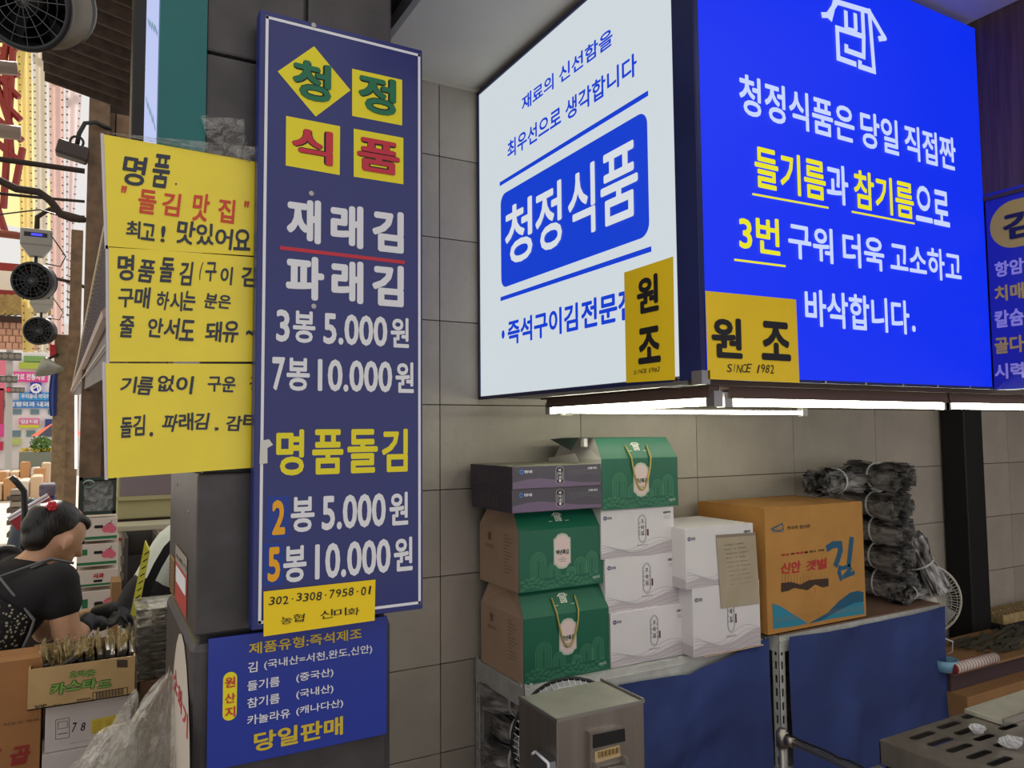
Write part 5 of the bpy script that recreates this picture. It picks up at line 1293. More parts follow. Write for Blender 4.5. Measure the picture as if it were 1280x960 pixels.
# yellow tilted price card
F = FY(3.09); q = [F.px(*p) for p in ((163, 768), (171, 772), (187, 690), (181, 677))]
t = thing('price_card', 'narrow yellow price card seen almost edge-on, leaning behind the packs', 'card', F.at(*q[0]))
mb = MB(); dd = V((.0, .16, .0)); mb.prism([F.at(*p) for p in q], (.006, .05, 0)); part('card', mb, mat('card_yellow', (206, 200, 60), .5, var=.15), t)
mb = MB()
for k in range(8):
    f = .12+.1*k; u = q[0][0]*(1-f)+q[3][0]*f; v = q[0][1]*(1-f)+q[3][1]*f; F.stroke(mb, [(u+.008, v), (u+.02, v+.008)], .004, .001)
part('lettering', mb, M_ink, t)
# yellowish tub of packs in her hands
c_ = V((-.02, 3.24, tz)); t = thing('snack_pouch', 'small clear pouch on a yellow labelled tub beside the gloved hand', 'pouch', c_)
part('tub', MB().box(c_.x-.06, c_.x+.03, c_.y-.05, c_.y+.03, tz+.001, tz+.075, bev=.006), mat('tub_yellow', (186, 168, 86), .5, var=.15), t)
g = MB().ball(c_+V((-.04, .0, .12)), .05, 8, (1, .7, .9))
for p in g.v: p += V((noise.noise(p*40), noise.noise(p*40+V((5, 0, 0))), noise.noise(p*40+V((0, 5, 0)))))*.02
part('pouch', g, film('pouch', (240, 225, 215), .5), t, smooth=True)

# ---- clear bags at the foot of the pillar
def clear_bag(name, label, base, peak, rx, ry, seed, lean=0):
    base = V(base); peak = V(peak); H = peak.z-base.z
    t = thing(name, label, 'plastic bag', base, 'clear plastic bags at the foot of the pillar')
    def fn(p, q):
        a = 2*math.pi*p; r = (math.sin(min(1, q*1.25+.12)*math.pi*.5)*(1-q)**.75*1.25+.035)
        fold = 1+.28*noise.noise(V((math.cos(a)*2.4, math.sin(a)*2.4+seed, q*4)))+.12*math.sin(a*9+seed+q*5)*q
        cr = .30*(abs(noise.noise(V((math.cos(a)*5, math.sin(a)*5+seed, q*7))))-.15)+.16*(abs(noise.noise(V((math.cos(a)*11, math.sin(a)*11+seed, q*15))))-.15)
        c = V((base.x+(peak.x-base.x)*q**1.6, base.y+(peak.y-base.y)*q, base.z+H*q))
        return c+V((math.cos(a)*rx*r*(fold+cr), math.sin(a)*ry*r*(fold+cr), .03*noise.noise(V((a*2, q*6, seed)))))
    part('bag', MB().grid(fn, 96, 60), M_film, t, smooth=True, fixn=False)
    part('inner_layer', MB().grid(lambda p, q: base+(fn(p, q*.8)-base)*.82+V((.01*noise.noise(V((p*20, q*9, seed+7))), 0, 0)), 48, 18), M_film2, t, smooth=True, fixn=False)
    rn = random.Random(seed)
    for k in range(5):
        c = base+V((rn.uniform(-.25, .25)*rx, rn.uniform(-.2, .3)*ry, H*(.04+.1*k)));
        g = MB().box(-.024, .024, -.008, .008, 0, .045, bev=.003).move(Matrix.Translation(c) @ Matrix.Rotation(rn.uniform(-.8, .8), 4, 'Y') @ Matrix.Rotation(rn.uniform(-.8, .8), 4, 'Z'))
        part('packet', g, mat('packet_cream', (206, 198, 176), .4), t)
    return t
BZ = .50
bs = thing('foam_box', 'white foam box carrying the clear bags in front of the pillar side', 'box', (0, 2.15, 0))
part('body', MB().box(-.32, .19, 1.98, 2.42, 0, BZ-.04, bev=.006), mat('foam_white', (214, 212, 206), .8), bs); part('lid_rim', MB().box(-.325, .194, 1.975, 2.425, BZ-.04, BZ-.001, bev=.005), mat('foam_white', (0, 0, 0)), bs)
pk = onY(211, 842, 2.12); clear_bag('clear_bag', 'taller clear bag rising to a point beside the pillar', (.085, 2.17, BZ), (pk.x, 2.12, pk.z), .115, .11, 2)
pk = onY(160, 900, 2.1); clear_bag('clear_bag', 'lower, wider clear bag in front of the white labelled boxes', (-.085, 2.15, BZ), (pk.x, 2.08, pk.z), .15, .12, 5)
pk = onY(171, 868, 2.3); clear_bag('clear_bag', 'thin clear bag with a narrow tip between the two bigger bags', (.005, 2.34, BZ), (pk.x, 2.3, pk.z), .07, .06, 9)

# ---- teal projecting sign and dark post above the placards
tx = onY(197, 100, 1.80).x; tx1 = onY(258, 100, 1.79).x; ty1 = onX(181, 100, tx).y; tzb = onY(220, 186, 1.79).z
t = thing('projecting_sign', 'teal board with a pale lit side strip, hanging above the topmost yellow placard', 'sign', ((tx+tx1)/2, 1.9, tzb))
part('board', MB().box(tx+.002, tx1, 1.79, 1.797, tzb, 3.2), M_teal, t); part('side_frame', MB().box(tx+.002, tx+.05, 1.797, ty1, tzb, 3.2), M_teal, t)
FL = FX(tx); mb = MB(); FL.rect(mb, -(ty1-.01), tzb+.005, -(1.79+.006), 3.2, 0); lp = part('lit_panel', mb, mat('lit_pale_blue', (176, 190, 240), emit=.95), t)
mb = MB()
for k in range(26): FL.stroke(mb, [(-(1.83+.1*(k % 4)), tzb+.05+.055*k), (-(1.93+.1*(k % 4)), tzb+.12+.055*k)], .008, .001)
part('pattern', mb, mat('lit_teal', (70, 150, 170), emit=.6), lp, stuff=True)

# ---- neighbouring stall: dark back wall, columns, goods
M_brn = mat('brown_post', (112, 88, 66), .7, var=.35, vscale=9, bump=.3); M_bdk = mat('brown_dark', (58, 44, 36), .8, var=.4, vscale=6)
def posts(nm, pxs, Y, z0, z1, m, dy=.25):
    x0 = onY(pxs[0], 400, Y).x; x1 = onY(pxs[1], 400, Y).x
    return struct(nm, MB().box(x0, x1, Y, Y+dy, z0, z1, bev=.01), m)
posts('column_1', (104, 131), 8.0, 0, 6, M_brn); posts('column_2', (86, 101), 13.3, 0, 4.8, M_brn); posts('column_3', (69, 88), 13.6, 0, 3.2, mat('post_tan', (150, 128, 100), .7, var=.3, vscale=12))
posts('column_4', (158, 184), 3.9, 2.55, 5, M_dark)
bw_ = struct('wall_left', MB().box(-.02, 2.4, 8.3, 8.4, 0, 5), M_bdk)
for k in range(14):
    part('wall_board', MB().box(-.02+.17*k, .14+.17*k, 8.27, 8.3, 0, 4.8, bev=.006), mat('board_%d' % (k % 3), ((104, 82, 66), (140, 110, 84), (66, 52, 44))[k % 3], .7, var=.3, vscale=8), bw_)
p = onY(95, 478, 13.27); p2 = onY(95, 586, 13.27)
solo('tube_lamp', MB().tube([p, p2], .018, 8), mat('lamp_white', (255, 250, 240), emit=1.6), 'thin upright white strip lamp on the tan column of the alley', 'light')
# sloping grille awning
A = onY(133, 283, 4.2); B = onY(91, 482, 13); C_ = onY(90.5, 488, 13); D = onY(135, 391, 4.2)
t = thing('grille_panel', 'long dark metal grille panel running back along the stalls, red goods behind it', 'grille', D)
mb = MB()
for k in range(46):
    f = (k+.5)/46; f = f**1.6
    mb.tube([A.lerp(B, f), D.lerp(C_, f)], .007, 4, False)
for k in range(9): f = k/8; mb.tube([A.lerp(D, f), B.lerp(C_, f)], .004, 4, False)
part('bars', mb, mat('bar_gray', (120, 112, 112), .5, .3), t, stuff=True)
part('frame_rail', MB().tube([A, B], .014, 6), mat('rail_cream', (190, 170, 130), .5), t); part('frame_rail', MB().tube([D, C_], .03, 6), mat('rail_pink', (176, 150, 138), .5), t)
e = V((.10, .02, 0)); mb = MB().add([A+e, B+e, C_+e, D+e], [(0, 1, 2, 3)]); part('backing', mb, mat('goods_dark', (50, 30, 36), .7, var=.8, vscale=9, c2=(150, 36, 44)), t)
E_ = onY(136, 470, 4.2); G_ = onY(92, 494, 13)
t = thing('roller_shutter_box', 'long brown metal shutter box under the grille panel', 'shutter', E_)
mb = MB(); mb.prism([D+V((.02, 0, -.03)), E_, G_, C_+V((.02, 0, -.03))], (.06, .0, 0)); part('housing', mb, mat('shutter_brown', (98, 82, 70), .5, .2, var=.3), t)
part('seam', MB().tube([D.lerp(E_, .5)+V((-.01, 0, 0)), C_.lerp(G_, .5)+V((-.01, 0, 0))], .006, 5), M_alu, t)

def YB_(x0, y0, x1, y1, Y): p = onY(x0, y1, Y); q = onY(x1, y0, Y); return p.x, q.x, p.z, q.z
# freezer and cabinet
x0, x1, z0, z1 = YB_(146, 560, 232, 650, 6.6)
t = thing('display_cabinet', 'beige display cabinet with a greyish window standing on the white freezer', 'cabinet', ((x0+x1)/2, 6.8, z0))
bm_ = mat('cabinet_beige', (178, 170, 126), .5)
part('body', MB().box(x0, x1, 6.6, 7.1, z0, z1, bev=.01), bm_, t)
wx0, wx1, wz0, wz1 = YB_(150, 570, 228, 621, 6.59)
part('window', MB().box(wx0, wx1, 6.585, 6.6, wz0, wz1), mat('window_mauve', (136, 122, 128), .25), t); part('ledge', MB().box(x0-.01, x1+.01, 6.57, 6.6, wz0-.03, wz0), bm_, t)
fx0, fx1, fz0, fz1 = YB_(145, 652, 232, 790, 6.3)
t = thing('chest_freezer', 'white chest freezer with a red stripe behind the dark crate', 'freezer', ((fx0+fx1)/2, 6.6, 0))
part('body', MB().box(fx0, fx1, 6.3, 6.56, 0, fz1-.05, bev=.01), mat('freezer_white', (210, 204, 192), .4), t); part('lid', MB().box(fx0-.01, fx1+.01, 6.28, 6.56, fz1-.05, fz1, bev=.01), mat('lid_cream', (196, 192, 166), .4), t)
q0, q1, rz0, rz1 = YB_(145, 667, 232, 676, 6.3); part('stripe', MB().box(fx0+.002, fx1, 6.292, 6.302, rz0, rz1), mat('stripe_red', (190, 44, 40), .4), t)
t = thing('cabinet_stand', 'dark stand behind the freezer carrying the beige cabinet', 'stand', ((x0+x1)/2, 6.85, 0)); part('frame', MB().box(x0+.01, x1-.01, 6.61, 7.08, 0, z0-.001), M_bdk, t)
# dark slotted crate and tall carton
cx0, cx1, cz0, cz1 = YB_(153, 670, 200, 775, 4.7)
t = thing('plastic_crate', 'tall dark grey open plastic crate in front of the freezer', 'crate', ((cx0+cx1)/2, 4.85, 0)); md = mat('crate_gray', (72, 66, 62), .5)
part('side', MB().box(cx0, cx0+.02, 4.7, 5.05, 0, cz1), md, t); part('side', MB().box(cx1-.02, cx1, 4.7, 5.05, 0, cz1), md, t); part('back', MB().box(cx0, cx1, 5.03, 5.05, 0, cz1), md, t); part('front', MB().box(cx0+.02, cx1-.02, 4.7, 4.715, 0, cz1-.10), mat('crate_dark', (34, 30, 30), .6), t)
for k in range(6): part('rib', MB().box(cx0-.006, cx0, 4.72, 5.03, cz1-.10-.09*k, cz1-.05-.09*k), md, t)
x0, x1, z0, z1 = YB_(138, 727, 152, 780, 4.5)
crate_box('tall_carton', 'narrow tall brown carton with open flaps between apple boxes and dark crate', x0, x1, 4.5, 4.68, 0, z1, mat('carton_tan', (150, 112, 72), .8))
# apple boxes
M_ab = mat('apple_box', (222, 210, 196), .6); M_ag = mat('apple_green', (40, 120, 76), .5); M_ap = mat('apple_pink', (226, 110, 130), .6)
def apple(y0, y1, label, dx=0, kind=0):
    x0, x1, z0, z1 = YB_(96+dx, y0, 147+dx, y1, 5.9)
    t = thing('apple_box', label, 'box', ((x0+x1)/2, 6.0, z0), 'white fruit boxes with pink apples')
    part('body', MB().box(x0, x1, 5.9, 6.2, z0+.001, z1-.001, bev=.003), M_ab, t); F = FY(5.9); w_ = x1-x0; h = z1-z0
    mb = MB(); F.rect(mb, x0+.002, z0+h*.08, x1-.002, z0+h*.2, .001); part('green_band', mb, M_ag, t)
    if kind == 0:
        for k, (px, pz, r) in enumerate(((.72, .5, .16), (.86, .48, .17), (.8, .62, .15))):
            mb = MB(); F.poly(mb, [(x0+w_*px+r*h*1.1*math.cos(i*.524), z0+h*pz+r*h*math.sin(i*.524)) for i in range(12)], .001+.0004*k); part('apple_print', mb, M_ap, t)
        mb = MB(); F.rrect(mb, x0+w_*.42, z0+h*.55, x0+w_*.64, z0+h*.68, h*.05, .002); F.stroke(mb, [(x0+w_*.8, z0+h*.72), (x0+w_*.86, z0+h*.85)], .004, .003); part('hand_slot', mb, M_ink, t)
    else:
        mb = MB(); F.text(mb, '사과', x0+w_*.38, z0+h*.5, x0+w_*.66, z0+h*.8, .05, .002); part('lettering', mb, M_red, t)
        mb = MB(); F.rrect(mb, x0+w_*.4, z0+h*.28, x0+w_*.62, z0+h*.42, h*.05, .002); part('hand_slot', mb, M_ink, t)
    if kind == 0 and dx: mb = MB(); F.rect(mb, x0+w_*.12, z0+h*.52, x0+w_*.26, z0+h*.78, .001); part('green_patch', mb, M_ag, t)
apple(646, 678, 'white apple box topmost of its stack, under the film-lined dark tray'); apple(678, 710, 'white apple box, second from the top, with a small green patch', -.6)
apple(710, 736, 'white fruit box with red lettering instead of apples in the stack', .2, 1); apple(736, 784, 'white apple box, second from the floor, behind the brown carton', -.3); apple(784, 832, 'white apple box at the foot of the stack', -.1)
x0, x1, zb0, zb1 = YB_(98, 832, 146, 940, 5.9)
t = thing('pallet', 'wooden pallet under the stack of apple boxes', 'pallet', ((x0+x1)/2, 6.05, 0)); 
zbx = onY(100, 832, 5.9).z
part('deck', MB().box(x0, x1, 5.9, 6.2, 0, max(.04, zbx)), M_bdk, t)
x0, x1, z0, z1 = YB_(98, 596, 146, 645, 5.92)
t = thing('lined_tray', 'dark green tray lined with shiny clear film on top of the apple boxes', 'tray', ((x0+x1)/2, 6.0, z0)); mg_ = mat('tray_green', (46, 58, 52), .4)
mb = MB(); 
for bx_ in ((x0, x1, z0, z0+.025), (x0, x1, z1-.02, z1), (x0, x0+.02, z0, z1), (x1-.02, x1, z0, z1)): mb.box(bx_[0], bx_[1], 5.92, 6.0, bx_[2]+.002, bx_[3])
part('frame', mb, mg_, t); part('back', MB().box(x0+.01, x1-.01, 5.985, 6.0, z0+.01, z1-.01), M_black, t)
part('film', MB().grid(lambda p, q: V((x0+.02+(x1-x0-.04)*p, 5.95+.02*noise.noise(V((p*7, q*7, 1))), z0+.025+(z1-z0-.05)*q)), 20, 16), film('tray_film', (230, 235, 230), .55), t, smooth=True, fixn=False)
c_ = onY(111, 605, 5.93); part('ring_lid', MB().ring(c_, (0, 1, .9), .033, .006, 20, 6), mat('ring_pale', (150, 176, 166), .4), t, smooth=True)

# ---- things at the left edge behind the woman
x0, x1, z0, z1 = YB_(32, 650, 52, 690, 5.2)
t = thing('red_carton', 'small upright red and white printed carton behind the person with pinned-up hair', 'box', ((x0+x1)/2, 5.3, 0)); mr = mat('pack_red', (166, 36, 48), .4)
part('body', MB().box(x0, x1, 5.2, 5.4, z0-.2, z1, bev=.004), mr, t); F = FY(5.2); mb = MB()
for k in range(4): F.rrect(mb, x0+.01+.0*k, z1-.05-.055*k, x1-.015, z1-.018-.055*k, .006, .001)
part('label', mb, mat('pack_pale', (214, 176, 172), .5), t)
part('base', MB().box(x0-.02, x1+.1, 5.15, 5.45, 0, z0-.201), M_bdk, t)
c_ = onY(41, 639, 5.25); g = MB().box(-.11, .11, -.09, .09, -.045, .045, bev=.004).move(Matrix.Translation(c_) @ Matrix.Rotation(math.radians(-33), 4, 'Y'))
t = thing('red_carton', 'tilted red carton with white bands lying on top of the upright red one', 'box', c_-V((0, 0, .05))); part('body', g, mr, t)
for k, dz in enumerate((.03, .045)): part('band', MB().box(-.111, .111, -.093, .0, dz-.008, dz+.002).move(Matrix.Translation(c_) @ Matrix.Rotation(math.radians(-33), 4, 'Y')), M_white, t)
# hand truck
t = thing('hand_truck', 'black hand truck with bent handle and grey wheel at the left edge', 'hand truck', onY(30, 700, 4.9)*1)
t.location = (onY(28, 700, 4.9).x, 4.9, 0)
h1 = [onY(*p, 4.9) for p in ((14, 596), (22, 604), (30, 614), (31, 640), (28, 690))]; h1.append(V((h1[-1].x, 4.9, .1)))
part('handle', MB().tube(h1, .016, 8), M_black, t, smooth=True)
part('frame', MB().tube([V((h1[-1].x-.02, 4.95, .1)), V((h1[3].x+.03, 4.95, h1[3].z))], .014, 8), mat('truck_blue', (44, 60, 78), .5), t, smooth=True)
wc = onY(8, 703, 4.75); part('wheel', MB().lathe((wc.x, 4.75, wc.z), (0, 1, 0), [(0, -.02), (.03, -.022), (.035, -.014), (.062, -.014), (.066, -.03), (.085, -.03), (.09, 0), (.085, .03), (.06, .02), (0, .02)], 28), mat('tyre', (48, 46, 46), .7), t, smooth=True)
part('axle', MB().tube([(wc.x, 4.75, wc.z), (h1[-1].x, 4.92, wc.z)], .01, 8), M_alu, t); part('toe_plate', MB().box(h1[-1].x-.1, h1[-1].x+.15, 4.85, 4.97, .02, .10), M_black, t); part('wheel_support', MB().tube([(wc.x, 4.77, wc.z), (wc.x, 4.77, .0)], .012, 8), M_black, t)
# dark blue tarp-covered goods, blue crate, grey cartons
def mound(name, label, cat, px, top, Y, rx, ry, m, seed):
    c = onY(px, top, Y); g = MB().ball((0, 0, 0), 1, 12)
    for p in g.v:
        k = .78+.22*(1-abs(p.z)); f = 1+.10*noise.noise(p*2.2+V((seed, 0, 0)))+.05*noise.noise(p*6+V((seed, 3, 0)))
        p.x, p.y, p.z = c.x+p.x*rx*k*f*1.15, Y+p.y*ry*k*f, (p.z*.5+.5)**.45*c.z
    return solo(name, g, m, label, cat, None, smooth=True)
mound('tarp_cover', 'dark blue tarpaulin over goods behind the hand truck', 'tarpaulin', 40, 622, 6.4, .12, .15, mat('tarp', (50, 60, 74), .6, var=.3), 3)
mound('dark_bag', 'black sack standing beside the tan column', 'bag', 66, 622, 8.2, .12, .14, M_black, 4)
x0, x1, z0, z1 = YB_(49, 622, 68, 640, 7.4); t = thing('blue_crate', 'blue plastic crate with a grey bundle on it left of the tan column', 'crate', ((x0+x1)/2, 7.5, 0)); part('body', MB().box(x0, x1, 7.4, 7.7, 0, z1, bev=.01), mat('crate_blue', (30, 62, 140), .5), t)
x0, x1, z0, z1 = YB_(48, 605, 69, 622, 7.4); part('bundle', MB().box(x0, x1, 7.42, 7.7, z1-(z1-z0), z1, bev=.02), mat('bundle_gray', (120, 110, 124), .8, var=.3, vscale=30), t)
M_gc = mat('carton_gray', (128, 116, 104), .8, var=.2)
for k in range(9):
    x0, x1, z0, z1 = YB_(12-(k % 2)*4, 612+k*7.6, 30-(k % 3)*2, 619+k*7.6, 9.5)
    if z0 < .02: continue
    solo('flat_carton', MB().box(x0, x1, 9.5, 9.8, z0+.001, z1, bev=.004), M_gc if k % 2 else mat('carton_pale', (190, 176, 158), .8), '%s flat carton from the top in the stack behind the hand truck' % ORD[k], 'box', 'flat cartons stacked in the alley')
x0, x1, z0, z1 = YB_(8, 680, 30, 690, 9.5); solo('pallet', MB().box(x0, x1, 9.5, 9.8, 0, onY(10, 681, 9.5).z), M_bdk, 'low pallet under the stack of flat cartons in the alley', 'pallet') if onY(10, 681, 9.5).z > .02 else None
rn = random.Random(3); gs = []
for row, (Y, n_) in enumerate(((23.5, 4), (27, 4), (31.5, 5))):
    for k in range(n_):
        c = onY(-2+k*(64/n_)+row*4, 600, Y); w_ = (onY(64/n_, 600, Y).x-onY(0, 600, Y).x)*.92; h = rn.uniform(.35, .75)
        g = MB().box(-w_/2, w_/2, -.4, .4, 0, h, bev=.05).move(Matrix.Translation((c.x, Y, 0)))
        for p in g.v: p.x += .04*noise.noise(p*3); p.z += .05*noise.noise(p*2)*(p.z > .1)
        m_ = mat('sack_%d' % ((k+row) % 3), ((206, 176, 146), (190, 140, 96), (214, 200, 190))[(k+row) % 3], .8)
        solo('goods_sack', g, m_, '%s %s bale from the left in the %s row heaped at the alley end' % (ORD[k], ('beige', 'brown', 'pale')[(k+row) % 3], ('front', 'middle', 'rear')[row]), 'bale', 'bales heaped at the end of the alley')

# ---- hanging fans and lamps
def barrel_fan(name, c, ax, R, D, label, ctrl=True, hang=None):
    c = V(c); ax = V(ax).normalized(); t = thing(name, label, 'fan', c-V((0, 0, R)), 'barrel fans hung along the alley' if ctrl else None)
    part('barrel', MB().lathe(c, ax, [(R*.93, D*.5), (R*1.02, D*.52), (R*1.06, D*.46), (R*1.04, D*.38), (R*.98, D*.34), (R*.96, -D*.34), (R*1.0, -D*.4), (R*.97, -D*.5), (R*.88, -D*.5), (R*.9, D*.4), (R*.93, D*.5)], 40), mat('barrel_black', (30, 32, 34), .4), t, smooth=True)
    part('housing_band', MB().lathe(c, ax, [(R*.975, D*.33), (R*.995, D*.2), (R*.995, -D*.3), (R*.97, -D*.33)], 40), mat('band_olive' if not ctrl else 'band_black', (92, 80, 62) if not ctrl else (40, 38, 38), .5), t, smooth=True)
    u = ax.orthogonal().normalized(); w_ = ax.cross(u); g = MB()
    for r in (.15, .35, .55, .75): g.ring(c+ax*D*.49, ax, R*r, .0022*R/.22, 32, 4)
    for k in range(8):
        a = math.pi*k/8; d = u*math.cos(a)+w_*math.sin(a); g.tube([c+ax*D*.49-d*R*.95, c+ax*D*.49+d*R*.95], .0022*R/.22, 4)
    part('guard', g, mat('guard_gray', (90, 90, 92), .4, .6), t, stuff=True)
    part('motor', MB().lathe(c, ax, [(0, D*.3), (R*.28, D*.28), (R*.3, -D*.3), (0, -D*.32)], 20), M_black, t, smooth=True)
    for k in range(5):
        a0 = 2*math.pi*k/5
        def fn(p, q): a = a0+(p-.5)*.8; r = R*(.28+.6*q); return c+(u*math.cos(a)+w_*math.sin(a))*r+ax*((p-.5)*D*.35)
        part('blade', MB().grid(fn, 4, 4), mat('blade_dark', (60, 60, 62), .35, .3), t, smooth=True)
    part('back_plate', MB().lathe(c, ax, [(0, -D*.46), (R*.95, -D*.46), (R*.95, -D*.44), (0, -D*.44)], 32), mat('back_black', (14, 14, 15), .5), t)
    part('bracket', MB().tube([c+V((0, 0, R)), c+V((0, 0, R*1.5))], R*.09, 8), M_black, t)
    if ctrl:
        z = c.z+R*1.5; s = R/.21
        b_ = part('control_box', MB().box(c.x-.16*s, c.x+.16*s, c.y-.07*s, c.y+.07*s, z+.10*s, z+.3*s, bev=.02*s), mat('box_lightgray', (150, 146, 138), .5), t)
        part('taper', MB().prism([V((c.x-.16*s, c.y-.06*s, z+.11*s)), V((c.x+.16*s, c.y-.06*s, z+.11*s)), V((c.x+.07*s, c.y-.06*s, z-.02*s)), V((c.x-.07*s, c.y-.06*s, z-.02*s))], (0, .12*s, 0)), mat('box_lightgray', (0, 0, 0)), t)
        part('display', MB().box(c.x-.12*s, c.x+.11*s, c.y-.074*s, c.y-.07*s, z+.2*s, z+.25*s), M_black, b_)
        if R < 3 and c.y < 11: part('display_digits', MB().box(c.x-.05*s, c.x+.06*s, c.y-.077*s, c.y-.074*s, z+.212*s, z+.238*s), mat('led_blue', (60, 60, 255), emit=2), b_)
        pts = [c+V((.0, 0, R*1.5+.3*s)), c+V((.0, 0, R*1.5+.45*s)), c+V((.12*s, 0, R*1.5+.56*s)), c+V((.45*s, 0, R*1.5+.5*s)), c+V((.85*s, .1, R*1.5+.36*s))]
        part('hanging_pipe', MB().tube(pts, .028*s, 8), M_bdk, t, smooth=True)
        part('cable', MB().tube([c+V((.14*s, -.05, R*1.5+.25*s)), c+V((.3*s, -.05, R*1.5)), c+V((.25*s, -.05, R*.9)), c+V((.1*s, -.05, R*1.0))], .008*s, 5), M_black, t, smooth=True)
    return t
barrel_fan('barrel_fan', onY(44, 352, 8.12), (-.35, -1, -.12), .165, .17, 'nearer of the two small hanging barrel fans, blue digits on its control box')
barrel_fan('barrel_fan', onY(51, 414, 13.42), (-.3, -1, -.1), .20, .22, 'farther and smaller of the two small hanging barrel fans')
bf = barrel_fan('barrel_fan', onY(48, 2, 4.4), (-.42, -.78, -.46), .225, .30, 'big dark barrel fan hanging at the top left corner, seen from below', ctrl=False)
part('mount', MB().tube([onY(48, 2, 4.4)+V((0, 0, .22)), onY(48, 2, 4.4)+V((.08, .45, .70))], .03, 8), M_black, bf)
c_ = onY(91, 190, 7.9)
t = thing('flood_lamp', 'small dark flood lamp on a curved arm left of the topmost yellow placard', 'lamp', c_)
part('head', MB().box(-.13, .13, -.075, .075, -.068, .068, bev=.02).move(Matrix.Translation(c_) @ Matrix.Rotation(.2, 4, 'Y')), mat('lamp_brown', (58, 46, 42), .5), t)
part('arm', MB().tube([c_+V((.03, 0, .06)), c_+V((.045, 0, .18)), c_+V((.09, 0, .29)), c_+V((.18, .03, .325)), c_+V((.30, .12, .31))], .02, 8), M_black, t, smooth=True)
part('yoke', MB().ring(c_+V((.03, 0, .10)), (0, 1, 0), .052, .012, 16, 5), M_black, t)
c_ = onY(59, 457, 13.3); t = thing('cone_lamp', 'grey cone lamp shade hanging far down the alley', 'lamp', c_); part('shade', MB().lathe(c_, (.3, -.2, -1), [(.03, -.12), (.05, -.1), (.2, .1), (.19, .1), (.04, -.08)], 20), mat('shade_gray', (150, 150, 140), .4, .3), t, smooth=True); part('arm', MB().tube([c_+V((0, .05, .1)), V((onY(72, 450, 13.6).x, 13.6, c_.z+.2))], .02, 6), M_black, t)
# pipes and cables across
def pipe(name, label, pts, Y, r, m=M_bdk, cat='pipe', grp='dark pipes crossing the alley roof'):
    return solo(name, MB().tube([onY(x, y, Y) for x, y in pts], r, 7), m, label, cat, grp, smooth=True)
pipe('pipe', 'dark straight pipe crossing below the flood lamp', [(-60, 192), (0, 199), (106, 214)], 5.1, .016)
pipe('pipe', 'thick dark curved pipe below the straight one', [(-60, 214), (0, 226), (20, 236), (48, 240), (62, 250), (76, 268), (90, 273), (106, 274)], 6.9, .03)
pipe('pipe', 'thin dark pipe just above the nearer small fan', [(-60, 240), (0, 242), (60, 248), (106, 252)], 7.1, .012)
pipe('pipe', 'rusty pipe behind the nearer small fan', [(-60, 290), (0, 292), (34, 296)], 11.5, .05, mat('rust', (140, 70, 50), .6))
pipe('cable', 'thin cable sagging below the dark pipes', [(-60, 262), (0, 268), (50, 262), (100, 278)], 7.1, .006, M_black, 'cable', None)
pipe('pipe', 'grey roof pipe, upper one, at the left edge', [(-60, 78), (22, 86)], 9, .07, mat('pipe_gray', (130, 112, 100), .5), 'pipe', 'grey tie pipes under the arcade roof')
pipe('pipe', 'grey roof pipe, lower one, at the left edge', [(-60, 155), (26, 167)], 11, .09, mat('pipe_gray', (0, 0, 0)), 'pipe', 'grey tie pipes under the arcade roof')

# ---- corrugated awning
P1 = onY(59, 98, 7.0); P2 = onY(147, 130, 7.0)
def corr(p, q):
    base = P1.lerp(P2, p); y = 4.7+(7.0-4.7)*q
    return V((base.x-.12*(1-q)*0, y, base.z+.035*math.sin(y*2*math.pi/.19)))
solo('corrugated_awning', MB().grid(lambda p, q: corr(p*1.2-.03, q), 6, 150), mat('corrugated', (78, 64, 58), .55, .4, var=.4, vscale=12), 'dark corrugated awning sheet under the big barrel fan', 'awning', smooth=True, fixn=False)
# ---- hanging canvas
def tr_mat(name, c, s=.5):
    m = mat(name, c, .8, var=.06, vscale=3); nt = m.node_tree; N = nt.nodes; L = nt.links; b = N['Principled BSDF']; t = N.new('ShaderNodeBsdfTranslucent'); t.inputs[0].default_value = rgb(c); mx = N.new('ShaderNodeMixShader'); mx.inputs[0].default_value = s
    L.new(b.outputs[0], mx.inputs[1]); L.new(t.outputs[0], mx.inputs[2]); L.new(mx.outputs[0], N['Material Output'].inputs['Surface']); return m
for k, (xa, xb, yt, yb, c, lb) in enumerate(((22, 40, 20, 440, (232, 214, 150), 'yellowish canvas strip hanging leftmost along the arcade'), (40, 58, 20, 440, (214, 206, 192), 'grey-cream canvas strip hanging second from the left along the arcade'), (58, 78, 60, 440, (222, 196, 192), 'pinkish canvas strip hanging along the arcade'), (78, 109, 60, 400, (232, 220, 224), 'pale lilac canvas strip hanging nearest the brown column'))):
    Y = 17.6-k*.9
    t0_, t1_ = onY(xa, yt, Y), onY(xb, yb, Y)
    t0_.z = 9.45
    xr = onY(min(xb, 84)-(0), yb, Y).x if k == 3 else onY(xb+2, yb, Y).x
    xl = onY(xa+6, yb, Y).x
    def fn(p, q): return V(((t0_.x*(1-q)+xl*q)*(1-p)+(onY(xb, yt, Y).x*(1-q)+xr*q)*p, Y+.12*math.sin(p*7+k)+.05*math.sin(q*14), t0_.z*(1-q)+t1_.z*q))
    t = thing('canvas_strip', lb, 'canvas', (t0_.x, Y, t1_.z), 'canvas strips hanging along the arcade')
    part('canvas', MB().grid(fn, 14, 30), tr_mat('canvas_%d' % k, c), t, smooth=True, fixn=False)
    g = MB()
    for i in range(44):
        for pp in (.12, .9): c = fn(pp, (i+.5)/44)+V((0, -.02, 0)); g.box(c.x-.012, c.x+.02, c.y-.006, c.y, c.z-.012, c.z+.012)
    part('eyelets', g, mat('eyelet', (90, 82, 80), .6), t, stuff=True)
